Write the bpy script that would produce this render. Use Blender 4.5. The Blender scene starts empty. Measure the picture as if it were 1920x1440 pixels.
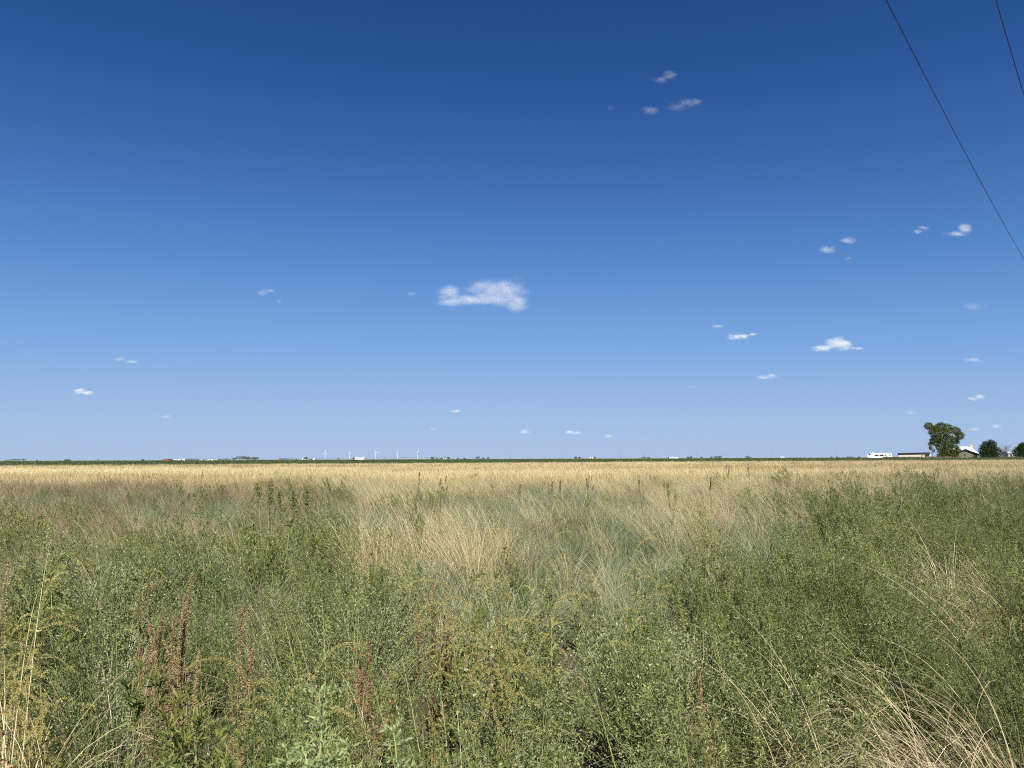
import bpy, math, random
import numpy as np
from mathutils import Vector, Matrix, Euler, noise

# ------------------------------------------------------------------ camera, world, sun, exposure
R = math.radians
scene = bpy.context.scene
col = scene.collection
CAM_Z = 1.62
F = 1371.0                       # focal length in photograph pixels (1920 wide)
cam_d = bpy.data.cameras.new("camera")
cam_d.sensor_width = 36.0
cam_d.lens = 36.0 * F / 1920.0
cam_d.clip_start = 0.05
cam_d.clip_end = 60000.0
cam_d.dof.use_dof = True
cam_d.dof.focus_distance = 12.0
cam_d.dof.aperture_fstop = 14.0
cam = bpy.data.objects.new("camera", cam_d)
col.objects.link(cam)
cam.matrix_world = Matrix.Translation((0, 0, CAM_Z)) @ Euler((R(90 + 5.82), 0, 0)).to_matrix().to_4x4() @ Matrix.Rotation(R(-0.227), 4, 'Z')
scene.camera = cam
CM = cam.matrix_world.to_3x3()

SUN_EL, SUN_AZ = R(46), R(172)   # azimuth clockwise from the view direction (+Y): behind the camera, to the right
world = bpy.data.worlds.new("World")
scene.world = world
world.use_nodes = True
wn = world.node_tree
bg = wn.nodes["Background"]
sky = wn.nodes.new("ShaderNodeTexSky")
sky.sky_type = 'NISHITA'
sky.sun_disc = False
sky.sun_elevation = SUN_EL
sky.sun_rotation = SUN_AZ
sky.altitude = 1100
sky.air_density = 0.7
sky.dust_density = 0.2
sky.ozone_density = 6.0
EXPOSURE = 0.72
def vscale(a, k):
    n = wn.nodes.new('ShaderNodeVectorMath'); n.operation = 'SCALE'; n.inputs['Scale'].default_value = k
    wn.links.new(a, n.inputs[0]); return n.outputs[0]
# the phone's colour response: deeper, more saturated blue overhead, clear pale blue at the horizon
cv = wn.nodes.new('ShaderNodeRGBCurve')
for ci, pts in enumerate(([(0, 0), (.039, .0176), (.060, .0467), (.090, .102), (.141, .191), (.265, .322), (.577, .413), (1, .46)],
                          [(0, 0), (.079, .0723), (.12, .144), (.177, .25), (.271, .376), (.466, .495), (.731, .539), (1, .57)],
                          [(0, 0), (.18, .254), (.266, .418), (.376, .597), (.532, .735), (.751, .772), (1, .80)])):
    c = cv.mapping.curves[ci]
    c.points[0].location = pts[0]; c.points[1].location = pts[-1]
    for p in pts[1:-1]: c.points.new(*p)
cv.mapping.use_clip = False
cv.mapping.update()
wn.links.new(vscale(sky.outputs[0], 0.085), cv.inputs['Color'])
wn.links.new(vscale(cv.outputs[0], 10.0 / 2 ** EXPOSURE), bg.inputs[0])
bg.inputs[1].default_value = 0.10

sun_d = bpy.data.lights.new("sun", 'SUN')
sun_d.energy = 5.0
sun_d.angle = R(0.53)
sun_d.color = (1.0, 0.955, 0.88)
sun = bpy.data.objects.new("sun", sun_d)
col.objects.link(sun)
sdir = Vector((math.sin(SUN_AZ) * math.cos(SUN_EL), math.cos(SUN_AZ) * math.cos(SUN_EL), math.sin(SUN_EL)))
sun.rotation_euler = sdir.to_track_quat('Z', 'Y').to_euler()
sun.location = (30, -30, 40)

scene.view_settings.view_transform = 'Standard'
scene.view_settings.look = 'None'
scene.view_settings.gamma = 1.0
scene.view_settings.exposure = EXPOSURE
scene.render.engine = 'CYCLES'
cy = scene.cycles
cy.max_bounces = 5
cy.diffuse_bounces = 1
cy.glossy_bounces = 1
cy.transmission_bounces = 3
cy.transparent_max_bounces = 4
cy.volume_bounces = 3
cy.filter_width = 1.0
cy.use_denoising = False
cy.caustics_reflective = False
cy.caustics_refractive = False

# ------------------------------------------------------------------ helpers
def hor(px): return 863.5 - 0.00396 * px
def ray(px, py):
    return CM @ Vector(((px - 960) / F, (720 - py) / F, -1.0))
def at(px, py, Y):
    d = ray(px, py); k = Y / d.y
    return Vector((d.x * k, Y, CAM_Z + d.z * k))
def gx(px, Y): return at(px, hor(px), Y).x

def tag(o, label=None, cat=None, group=None, kind=None):
    if label: o['label'] = label
    if cat: o['category'] = cat
    if group: o['group'] = group
    if kind: o['kind'] = kind
    return o
def empty(name, loc, label, cat, group=None, rz=0.0):
    o = bpy.data.objects.new(name, None)
    o.empty_display_size = 0.2
    o.location = loc; o.rotation_euler = (0, 0, rz)
    col.objects.link(o)
    return tag(o, label, cat, group)

class MB:
    """collects quads"""
    def __init__(s): s.v = []; s.n = 0; s.f = []; s.m = []; s.a = []
    def add(s, V, Fq, mi=0, shade=None):
        V = np.asarray(V, dtype=np.float32).reshape(-1, 3); Fq = np.asarray(Fq, dtype=np.int32).reshape(-1, 4)
        s.v.append(V); s.f.append(Fq + s.n); s.m.append(np.full(len(Fq), mi, np.int32))
        s.a.append(np.full(len(V), 0.5, np.float32) if shade is None else np.asarray(shade, np.float32)); s.n += len(V)
        return s
    def box(s, x0, x1, y0, y1, z0, z1, mi=0):
        V = [(x0,y0,z0),(x1,y0,z0),(x1,y1,z0),(x0,y1,z0),(x0,y0,z1),(x1,y0,z1),(x1,y1,z1),(x0,y1,z1)]
        return s.add(V, [(0,3,2,1),(4,5,6,7),(0,1,5,4),(1,2,6,5),(2,3,7,6),(3,0,4,7)], mi)
    def hexa(s, V, mi=0):
        return s.add(V, [(0,3,2,1),(4,5,6,7),(0,1,5,4),(1,2,6,5),(2,3,7,6),(3,0,4,7)], mi)
    def tube(s, path, rad, sides=5, mi=0, shade=0.5, cap=True):
        P = np.asarray(path, float); k = len(P)
        rad = np.broadcast_to(np.asarray(rad, float), (k,))
        T = np.gradient(P, axis=0); T /= np.linalg.norm(T, axis=1)[:, None] + 1e-9
        ref = np.array([0.0, 0.0, 1.0]) if abs(T[0, 2]) < 0.9 else np.array([1.0, 0.0, 0.0])
        U = np.cross(T, ref); U /= np.linalg.norm(U, axis=1)[:, None] + 1e-9
        W = np.cross(T, U)
        an = np.arange(sides) * 2 * np.pi / sides
        V = P[:, None, :] + rad[:, None, None] * (np.cos(an)[None, :, None] * U[:, None, :] + np.sin(an)[None, :, None] * W[:, None, :])
        idx = np.arange(k * sides).reshape(k, sides)
        Fq = np.stack([idx[:-1], np.roll(idx[:-1], -1, 1), np.roll(idx[1:], -1, 1), idx[1:]], -1).reshape(-1, 4)
        s.add(V, Fq, mi, np.full(k * sides, shade))
        if cap and sides == 4:
            s.f.append(np.array([[0, 3, 2, 1], [0, 1, 2, 3]], np.int32) + s.n - k * sides + np.array([[0], [(k - 1) * sides]], np.int32)); s.m.append(np.full(2, mi, np.int32))
        return s
    def leaves(s, c, d, L, W, rng, mi=0, fold=0.0):
        """diamond leaves at c pointing along d"""
        c = np.asarray(c, float); n = len(c)
        d = d / (np.linalg.norm(d, axis=1)[:, None] + 1e-9)
        r = rng.normal(size=(n, 3)); sd = np.cross(d, r); sd /= np.linalg.norm(sd, axis=1)[:, None] + 1e-9
        nr = np.cross(sd, d)
        L = np.broadcast_to(L, (n,))[:, None]; W = np.broadcast_to(W, (n,))[:, None]
        sag = nr * L * fold
        V = np.stack([c, c + d * L * 0.5 + sd * W * 0.5 + sag * 0.3, c + d * L - sag, c + d * L * 0.5 - sd * W * 0.5 + sag * 0.3], 1)
        sh = np.repeat(rng.random(n), 4)
        return s.add(V, np.arange(n * 4).reshape(n, 4), mi, sh)
    def blades(s, base, az, h, th0, bend, width, rng, k=4, mi=0, shade=None, power=1.0, taper=0.9):
        """curved flat grass blades: th0 = first lean from the vertical, bend = added lean towards the tip"""
        base = np.asarray(base, float); n = len(base)
        t = (np.arange(k) + 0.5) / k
        th = th0[:, None] + bend[:, None] * (t[None, :] ** power)
        seg = (h / k)[:, None]
        hx = np.sin(th) * seg; hz = np.cos(th) * seg
        dx = hx * np.cos(az)[:, None]; dy = hx * np.sin(az)[:, None]
        P = np.zeros((n, k + 1, 3))
        P[:, 1:, 0] = np.cumsum(dx, 1); P[:, 1:, 1] = np.cumsum(dy, 1); P[:, 1:, 2] = np.cumsum(hz, 1)
        P += base[:, None, :]
        a2 = az + np.pi / 2 + rng.normal(size=n) * 0.9
        sd = np.stack([np.cos(a2), np.sin(a2), np.zeros(n)], -1)[:, None, :]
        tt = np.arange(k + 1) / k
        w = (np.broadcast_to(width, (n,))[:, None] * (1 - taper * tt ** 1.5)[None, :])[:, :, None] * 0.5
        V = np.stack([P - sd * w, P + sd * w], 2)         # n,k+1,2,3
        idx = np.arange(n * (k + 1) * 2).reshape(n, k + 1, 2)
        Fq = np.stack([idx[:, :-1, 0], idx[:, :-1, 1], idx[:, 1:, 1], idx[:, 1:, 0]], -1).reshape(-1, 4)
        sh = rng.random(n) if shade is None else np.broadcast_to(shade, (n,))
        s.add(V, Fq, mi, np.repeat(sh, (k + 1) * 2))
        return P
    def mesh(s, name, mats, smooth=False):
        me = bpy.data.meshes.new(name)
        V = np.concatenate(s.v); Fq = np.concatenate(s.f); m = np.concatenate(s.m)
        me.vertices.add(len(V)); me.vertices.foreach_set('co', V.ravel())
        me.loops.add(Fq.size); me.loops.foreach_set('vertex_index', Fq.ravel())
        me.polygons.add(len(Fq)); me.polygons.foreach_set('loop_start', np.arange(0, Fq.size, 4, dtype=np.int32))
        me.polygons.foreach_set('loop_total', np.full(len(Fq), 4, np.int32))
        me.polygons.foreach_set('material_index', m)
        me.polygons.foreach_set('use_smooth', np.full(len(Fq), bool(smooth)))
        at_ = me.attributes.new('shade', 'FLOAT', 'POINT'); at_.data.foreach_set('value', np.concatenate(s.a))
        for x in (mats if isinstance(mats, (list, tuple)) else [mats]): me.materials.append(x)
        me.update(calc_edges=True)
        return me
    def build(s, name, mats, parent=None, smooth=False):
        o = bpy.data.objects.new(name, s.mesh(name, mats, smooth)); col.objects.link(o)
        if parent is not None: o.parent = parent
        return o

# ------------------------------------------------------------------ materials
def newmat(name):
    m = bpy.data.materials.new(name); m.use_nodes = True
    nt = m.node_tree; nt.nodes.clear()
    return m, nt, nt.nodes.new('ShaderNodeOutputMaterial')
def mth(nt, op, a, b=None, c=None, clamp=False):
    n = nt.nodes.new('ShaderNodeMath'); n.operation = op; n.use_clamp = clamp
    for i, x in enumerate((a, b, c)):
        if x is None: continue
        if isinstance(x, (int, float)): n.inputs[i].default_value = x
        else: nt.links.new(x, n.inputs[i])
    return n.outputs[0]
def ramp(nt, fac, stops):
    r = nt.nodes.new('ShaderNodeValToRGB'); e = r.color_ramp.elements
    while len(e) < len(stops): e.new(0.5)
    for i, (p, c) in enumerate(stops):
        e[i].position = p; e[i].color = (*c, 1)
    nt.links.new(fac, r.inputs[0]); return r.outputs[0]
def leafmat(name, stops, rough=0.45, transl=0.18, spec=0.45, spread=(0.55, 0.25, 0.35)):
    """colour from the leaf's own random shade, the plant's random and the plant's tint"""
    m, nt, out = newmat(name)
    a = nt.nodes.new('ShaderNodeAttribute'); a.attribute_name = 'shade'
    oi = nt.nodes.new('ShaderNodeObjectInfo')
    tn = nt.nodes.new('ShaderNodeAttribute'); tn.attribute_type = 'INSTANCER'; tn.attribute_name = 'tint'
    f = mth(nt, 'MULTIPLY', a.outputs['Fac'], spread[0])
    f = mth(nt, 'MULTIPLY_ADD', oi.outputs['Random'], spread[1], f)
    f = mth(nt, 'MULTIPLY_ADD', tn.outputs['Fac'], spread[2], f, clamp=True)
    c = ramp(nt, f, stops)
    p = nt.nodes.new('ShaderNodeBsdfPrincipled'); p.inputs['Roughness'].default_value = rough
    p.inputs['Specular IOR Level'].default_value = spec
    nt.links.new(c, p.inputs['Base Color'])
    if transl:
        t = nt.nodes.new('ShaderNodeBsdfTranslucent'); nt.links.new(c, t.inputs['Color'])
        mx = nt.nodes.new('ShaderNodeMixShader'); mx.inputs[0].default_value = transl
        nt.links.new(p.outputs[0], mx.inputs[1]); nt.links.new(t.outputs[0], mx.inputs[2])
        nt.links.new(mx.outputs[0], out.inputs[0])
    else: nt.links.new(p.outputs[0], out.inputs[0])
    return m
def solid(name, c, rough=0.6, metal=0.0, var=0.12, scale=1.5, spec=0.4):
    """painted or weathered surface: base colour with soft dirt variation and a faint bump"""
    m, nt, out = newmat(name)
    tc = nt.nodes.new('ShaderNodeTexCoord')
    n = nt.nodes.new('ShaderNodeTexNoise'); n.inputs['Scale'].default_value = scale; n.inputs['Detail'].default_value = 5
    nt.links.new(tc.outputs['Object'], n.inputs['Vector'])
    lo = tuple(x * (1 - var) for x in c); hi = tuple(min(1, x * (1 + var)) for x in c)
    cc = ramp(nt, n.outputs['Fac'], [(0.3, lo), (0.7, hi)])
    p = nt.nodes.new('ShaderNodeBsdfPrincipled'); p.inputs['Roughness'].default_value = rough
    p.inputs['Metallic'].default_value = metal; p.inputs['Specular IOR Level'].default_value = spec
    nt.links.new(cc, p.inputs['Base Color']); nt.links.new(p.outputs[0], out.inputs[0])
    return m

M = {}
M['kochia'] = leafmat('fine_green_leaf', [(0, (.050, .074, .017)), (.45, (.112, .143, .036)), (.8, (.195, .22, .064)), (1, (.37, .38, .14))])
M['sage'] = leafmat('grey_green_leaf', [(0, (.070, .100, .034)), (.5, (.150, .187, .066)), (1, (.34, .37, .16))])
M['bright'] = leafmat('yellow_green_leaf', [(0, (.065, .100, .020)), (.5, (.135, .165, .034)), (1, (.28, .27, .07))])
M['blue'] = leafmat('blue_green_blade', [(0, (.11, .145, .07)), (.5, (.20, .235, .12)), (.8, (.33, .34, .18)), (1, (.52, .47, .27))])
M['straw'] = leafmat('straw_blade', [(0, (.23, .185, .08)), (.35, (.42, .35, .165)), (.7, (.64, .545, .285)), (1, (.82, .73, .45))], transl=0.25)
M['gold_straw'] = leafmat('golden_far_straw', [(0, (.31, .238, .10)), (.35, (.53, .41, .185)), (.7, (.72, .58, .295)), (1, (.82, .69, .40))], transl=0.25, spread=(.35, .2, .6))
M['straw_grn'] = leafmat('half_dry_blade', [(0, (.13, .15, .06)), (.5, (.28, .25, .11)), (1, (.48, .39, .20))], transl=0.3)
M['pale_straw'] = leafmat('pale_dry_straw', [(0, (.40, .31, .16)), (.5, (.56, .47, .27)), (1, (.68, .60, .38))], transl=0.15)
M['brown'] = leafmat('brown_twig', [(0, (.14, .09, .055)), (.5, (.25, .17, .10)), (1, (.40, .30, .18))], transl=0.1)
M['rust'] = leafmat('rust_leaf', [(0, (.15, .09, .04)), (.5, (.30, .18, .075)), (1, (.48, .33, .16))], transl=0.2)
M['plume'] = leafmat('brown_plume', [(0, (.19, .125, .058)), (.5, (.35, .25, .12)), (1, (.55, .43, .23))], transl=0.1)
M['gold'] = leafmat('golden_seed', [(0, (.24, .20, .06)), (.5, (.42, .37, .12)), (1, (.62, .55, .23))], transl=0.2)
M['stem'] = leafmat('green_stem', [(0, (.13, .16, .05)), (1, (.30, .30, .12))], transl=0)
M['stem_dry'] = leafmat('dry_stem', [(0, (.26, .17, .07)), (1, (.40, .31, .13))], transl=0)
M['stem_red'] = leafmat('red_stem', [(0, (.20, .05, .03)), (1, (.38, .12, .06))], transl=0)
M['dark_stalk'] = leafmat('dark_seed_head', [(0, (.07, .07, .032)), (1, (.17, .14, .07))], transl=0)
M['seedred'] = leafmat('red_brown_seed', [(0, (.14, .07, .045)), (1, (.26, .14, .09))], transl=0)
M['tree'] = leafmat('tree_leaf', [(0, (.040, .058, .015)), (.5, (.09, .115, .028)), (1, (.17, .185, .055))], spread=(.75, .15, .1), spec=.08)
M['juniper'] = leafmat('juniper_leaf', [(0, (.020, .036, .010)), (.5, (.038, .060, .017)), (1, (.065, .092, .028))], spread=(.75, .15, .1), spec=.08)
M['bark'] = solid('bark', (.11, .085, .065), 0.9)
M['bare'] = solid('bare_bark', (.17, .145, .125), 0.9)
M['crop'] = leafmat('crop_leaf', [(0, (.035, .062, .018)), (.5, (.06, .095, .026)), (1, (.10, .13, .04))])

def ground_mat():
    m, nt, out = newmat('soil_and_far_fields')
    geo = nt.nodes.new('ShaderNodeNewGeometry')
    sp = nt.nodes.new('ShaderNodeSeparateXYZ'); nt.links.new(geo.outputs['Position'], sp.inputs[0])
    X, Y = sp.outputs[0], sp.outputs[1]
    n1 = nt.nodes.new('ShaderNodeTexNoise'); n1.inputs['Scale'].default_value = 3.0; n1.inputs['Detail'].default_value = 8
    nt.links.new(geo.outputs['Position'], n1.inputs['Vector'])
    soil = ramp(nt, n1.outputs['Fac'], [(.3, (.045, .038, .026)), (.55, (.085, .072, .048)), (.75, (.15, .13, .085))])
    # far farmland: square fields, tan stubble and green crops
    mp = nt.nodes.new('ShaderNodeMapping'); mp.inputs['Scale'].default_value = (1 / 900, 1 / 650, 1); mp.inputs['Rotation'].default_value = (0, 0, 0.12)
    nt.links.new(geo.outputs['Position'], mp.inputs['Vector'])
    vo = nt.nodes.new('ShaderNodeTexVoronoi'); vo.distance = 'CHEBYCHEV'; vo.inputs['Scale'].default_value = 1.0; vo.inputs['Randomness'].default_value = 0.55
    nt.links.new(mp.outputs[0], vo.inputs['Vector'])
    sc = nt.nodes.new('ShaderNodeSeparateColor'); nt.links.new(vo.outputs['Color'], sc.inputs[0])
    fields = ramp(nt, sc.outputs[0], [(.0, (.055, .08, .03)), (.36, (.07, .10, .035)), (.42, (.34, .29, .17)), (.75, (.42, .37, .24)), (1, (.12, .13, .06))])
    # pale stubble strip just behind the crop
    edge = mth(nt, 'SUBTRACT', Y, mth(nt, 'MULTIPLY', X, 0.5))
    strip = mth(nt, 'LESS_THAN', edge, 1150.0)
    mx1 = nt.nodes.new('ShaderNodeMix'); mx1.data_type = 'RGBA'
    nt.links.new(strip, mx1.inputs[0]); nt.links.new(fields, mx1.inputs[6]); mx1.inputs[7].default_value = (.42, .37, .23, 1)
    d = mth(nt, 'SUBTRACT', Y, mth(nt, 'MULTIPLY', X, 0.28))
    far = nt.nodes.new('ShaderNodeMapRange'); far.inputs[1].default_value = 140; far.inputs[2].default_value = 160
    nt.links.new(d, far.inputs[0])
    mx = nt.nodes.new('ShaderNodeMix'); mx.data_type = 'RGBA'
    nt.links.new(far.outputs[0], mx.inputs[0]); nt.links.new(soil, mx.inputs[6]); nt.links.new(mx1.outputs[2], mx.inputs[7])
    p = nt.nodes.new('ShaderNodeBsdfPrincipled'); p.inputs['Roughness'].default_value = 0.95; p.inputs['Specular IOR Level'].default_value = 0.1
    nt.links.new(mx.outputs[2], p.inputs['Base Color'])
    b = nt.nodes.new('ShaderNodeBump'); b.inputs['Strength'].default_value = 0.5; b.inputs['Distance'].default_value = 0.05
    nt.links.new(n1.outputs['Fac'], b.inputs['Height']); nt.links.new(b.outputs[0], p.inputs['Normal'])
    nt.links.new(p.outputs[0], out.inputs[0])
    return m
M['ground'] = ground_mat()

# ------------------------------------------------------------------ ground
def nz(x, y, s, seed=0.0): return noise.noise(Vector((x * s + seed * 17.3, y * s - seed * 9.1, seed * 3.7)))
def gz(x, y):
    """height of the ground"""
    d = math.hypot(x, y)
    k = min(1.0, max(0.0, (160 - d) / 100))
    z = 0.10 * nz(x, y, 0.12, 1) * k
    # the roadside bank rises a little to the right
    r = min(1.0, max(0.0, (x - 2.0 - 0.25 * y) / 7.0)); r *= min(1.0, max(0.0, (40 - y) / 15)) * min(1.0, max(0.0, (y - 1.5) / 6.0))
    return z + 0.22 * r
def build_ground():
    rr = np.concatenate([[0.01], np.linspace(0.6, 40, 80), np.geomspace(42, 300, 40), np.geomspace(330, 14000, 40)])
    na = 180
    V = []
    for r in rr:
        for i in range(na):
            a = 2 * math.pi * i / na
            x, y = r * math.cos(a), r * math.sin(a)
            V.append((x, y, gz(x, y)))
    idx = np.arange(len(rr) * na).reshape(len(rr), na)
    Fq = np.stack([idx[:-1], idx[1:], np.roll(idx[1:], -1, 1), np.roll(idx[:-1], -1, 1)], -1).reshape(-1, 4)
    mb = MB(); mb.add(V, Fq)
    tag(mb.build('ground', M['ground'], smooth=True), kind='structure')
build_ground()

# ------------------------------------------------------------------ plant builders
rng = np.random.default_rng(7)
def fine_weed(seed, h=0.8, nb=13, spread=0.42, L=0.018, W=0.0036, per=30, shoots=15, mi_leaf=0, mi_stem=1, lean=(-0.08, 0), fold=0.05, updir=0.7, mb=None):
    g = np.random.default_rng(seed); mb = mb or MB()
    for b in range(nb):
        az = g.random() * 6.283; th = abs(g.normal()) * spread * 0.7 + 0.04; ln = h * g.uniform(0.65, 1.05)
        k = 6; P = [np.array([g.normal() * .02, g.normal() * .02, 0.0])]
        for i in range(k):
            tt = th * (1.25 - 0.7 * i / k)
            P.append(P[-1] + ln / k * np.array([math.sin(tt) * math.cos(az) + lean[0] * (i / k) * 2, math.sin(tt) * math.sin(az) + lean[1], math.cos(tt)]))
        P = np.array(P)
        mb.tube(P, np.linspace(.003, .0009, k + 1), 3, mi_stem, g.random())
        # shoots
        t = g.uniform(0.22, 1.0, shoots); t[0] = 1.0
        j = np.minimum((t * k).astype(int), k - 1); fr = t * k - j
        o = P[j] * (1 - fr)[:, None] + P[j + 1] * fr[:, None]
        tan = (P[j + 1] - P[j]); tan /= np.linalg.norm(tan, axis=1)[:, None]
        rd = g.normal(size=(shoots, 3)); rd[:, 2] = rd[:, 2] * .3 + .1
        d = tan * updir + rd * 0.42; d[0] = tan[0]; d /= np.linalg.norm(d, axis=1)[:, None]
        sl = h * (0.08 + 0.17 * (1.1 - t)) * g.uniform(.7, 1.3, shoots)
        s = g.random((shoots, per)) ** 0.8
        c = (o[:, None, :] + d[:, None, :] * (s * sl[:, None])[:, :, None]).reshape(-1, 3)
        ld = np.repeat(d, per, 0) * 0.6 + g.normal(size=(shoots * per, 3)) * 0.6 + np.array([0, 0, .15])
        mb.leaves(c, ld, L * g.uniform(.6, 1.3, shoots * per), W, g, mi_leaf, fold)
    return mb
def dome_weed(seed, h=0.55, r=0.42, n=5200, L=0.013, W=0.0065):
    """low rounded bush of tiny leaves with twigs"""
    g = np.random.default_rng(seed); mb = MB()
    nb = 40
    az = g.random(nb) * 6.283; th = g.random(nb) ** .6 * 1.15
    tips = np.stack([np.sin(th) * np.cos(az) * r, np.sin(th) * np.sin(az) * r, np.cos(th) * h * .95 + .05], -1) * g.uniform(.8, 1.15, nb)[:, None]
    for p in tips:
        m = p * .5 + np.array([0, 0, .06]); mb.tube(np.array([(0, 0, 0), m, p]), np.array([.003, .002, .0008]), 3, 1, g.random())
    i = g.integers(0, nb, n); t = 1 - g.random(n) ** 1.6 * .6
    c = tips[i] * t[:, None] + np.array([0, 0, .06]) * (4 * t * (1 - t))[:, None] + g.normal(size=(n, 3)) * .035
    d = tips[i] + g.normal(size=(n, 3)) * .35
    mb.leaves(c, d, L * g.uniform(.6, 1.4, n), W, g, 0, .1)
    return mb
def tuft(seed, n=90, h=0.75, r=0.07, w=0.0035, th=0.28, bend=0.9, k=5, lean=0.35, heads=0, mi=0, mih=0, hsd=0.2, power=1.6):
    g = np.random.default_rng(seed); mb = MB()
    a0 = g.random(n) * 6.283; rad = r * np.sqrt(g.random(n))
    base = np.stack([np.cos(a0) * rad, np.sin(a0) * rad, np.zeros(n)], -1)
    # the wind leans them to -X
    vx = np.cos(a0) * (1 - lean) - lean * 1.6; vy = np.sin(a0) * (1 - lean)
    az = np.arctan2(vy, vx) + g.normal(size=n) * .3
    hh = h * np.clip(g.normal(1, hsd, n), .35, 1.5)
    P = mb.blades(base, az, hh, np.abs(g.normal(size=n)) * th, bend * g.uniform(.3, 1.4, n), w * g.uniform(.7, 1.3, n), g, k, mi, None, power)
    if heads:
        q = g.choice(n, heads, replace=False)
        tip = P[q, -1]; pre = P[q, -2]; d = tip - pre; d /= np.linalg.norm(d, axis=1)[:, None] + 1e-9
        m = 7
        s = np.linspace(-0.09, 0.03, m)
        c = (tip[:, None, :] + d[:, None, :] * s[None, :, None]).reshape(-1, 3)
        mb.leaves(c, np.repeat(d, m, 0) + g.normal(size=(len(c), 3)) * .35, .014 * g.uniform(.6, 1.3, len(c)), .0032, g, mih, 0)
    return mb
def clump_far(seed, n=150, h=0.8, r=0.5, w=0.012, mi=0, heads=True, lean=.3, th=.25, bend=.6):
    g = np.random.default_rng(seed); mb = MB()
    a0 = g.random(n) * 6.283; rad = r * np.sqrt(g.random(n))
    base = np.stack([np.cos(a0) * rad, np.sin(a0) * rad, np.zeros(n)], -1)
    az = np.arctan2(np.sin(a0) * (1 - lean), np.cos(a0) * (1 - lean) - lean * 1.6) + g.normal(size=n) * .8
    hh = h * np.clip(g.normal(1, .16, n), .5, 1.4)
    mb.blades(base, az, hh, np.abs(g.normal(size=n)) * th, bend * g.uniform(.3, 1.3, n), w, g, 3, mi, None, 1.5, .75)
    return mb
def twiggy(seed, h=0.75, nb=16, n2=9):
    """dead brown branching weed"""
    g = np.random.default_rng(seed); mb = MB()
    for b in range(nb):
        az = g.random() * 6.283; th = g.uniform(.05, .6); ln = h * g.uniform(.6, 1.05)
        d = np.array([math.sin(th) * math.cos(az) - .1, math.sin(th) * math.sin(az), math.cos(th)])
        P = [np.zeros(3)]
        for i in range(4):
            P.append(P[-1] + d * ln / 4 + g.normal(size=3) * .012)
        P = np.array(P); mb.tube(P, np.linspace(.003, .001, 5), 3, 0, g.random())
        nn = n2; t = g.uniform(.3, 1, nn); o = P[-1] * t[:, None]
        dd = d[None, :] * .8 + g.normal(size=(nn, 3)) * .5; dd[:, 2] = np.abs(dd[:, 2])
        sh = np.linspace(0, 1, nn)
        azs = np.arctan2(dd[:, 1], dd[:, 0]); ths = np.arctan2(np.hypot(dd[:, 0], dd[:, 1]), dd[:, 2])
        mb.blades(o, azs, h * g.uniform(.12, .3, nn), ths, g.normal(size=nn) * .3, .0022, g, 2, 0)
        m = nn * 10
        c = np.repeat(o, 10, 0) + np.repeat(dd, 10, 0) * (g.random(m) * .2 * h)[:, None]
        mb.leaves(c, np.repeat(dd, 10, 0) + g.normal(size=(m, 3)) * .7, .013 * g.uniform(.5, 1.4, m), .004, g, 0, .1)
    return mb
def spike(mb, P, r, g, mi, dens=2600, sz=.0052):
    """fuzzy seed spike along a path"""
    P = np.asarray(P, float); seg = np.linalg.norm(np.diff(P, axis=0), axis=1); ln = seg.sum(); n = max(12, int(ln * dens))
    t = g.random(n) * (len(P) - 1); j = np.minimum(t.astype(int), len(P) - 2); fr = (t - j)[:, None]
    tan = P[j + 1] - P[j]; tan /= np.linalg.norm(tan, axis=1)[:, None] + 1e-9
    tl = t / (len(P) - 1); rr = r * (1 - .7 * tl)
    off = g.normal(size=(n, 3)); off /= np.linalg.norm(off, axis=1)[:, None]
    c = P[j] * (1 - fr) + P[j + 1] * fr + off * (rr * .6)[:, None]
    mb.leaves(c, off + tan * .7, sz * g.uniform(.6, 1.3, n), sz * .5, g, mi, .05)
def arc(o, az, th0, bend, ln, k=7):
    P = [np.asarray(o, float)]
    for i in range(k):
        th = th0 + bend * (i + .5) / k
        P.append(P[-1] + ln / k * np.array([math.sin(th) * math.cos(az), math.sin(th) * math.sin(az), math.cos(th)]))
    return np.array(P)
def plume(seed, h=1.1, n=6, r=.017, sp_r=.055, low=.3, lean=.05, leafy=120):
    """dried pigweed: a sheaf of upright brown seed plumes with curled leaves lower down"""
    g = np.random.default_rng(seed); st, lf, sp = MB(), MB(), MB()
    for i in range(n):
        hh = h * (1 if i == 0 else g.uniform(.5, .9)); az = g.random() * 6.28; o = np.array([math.cos(az), math.sin(az), 0]) * sp_r * (i > 0) * g.random()
        P = arc(o, az, .06 if i else .01, .05 + lean * g.normal(), hh, 8)
        st.tube(P, np.linspace(.0038, .0015, 9), 5, 0, g.random())
        k = int(8 * g.uniform(low, low + .15)); spike(sp, P[k:], r * g.uniform(.8, 1.2), g, 0, 2600, .008)
        for j in range(5):
            q = P[g.integers(k, 8)]; spike(sp, arc(q, g.random() * 6.28, .35, g.uniform(-.1, 1.2), g.uniform(.05, .13), 5), r * .55, g, 0, 2000, .007)
        m = leafy // n; c = P[g.integers(1, 6, m)] + g.normal(size=(m, 3)) * .018
        lf.leaves(c, g.normal(size=(m, 3)) + np.array([0, 0, -.9]), .028 * g.uniform(.5, 1.2, m), .009, g, 0, .4)
    return st, lf, sp
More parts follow.
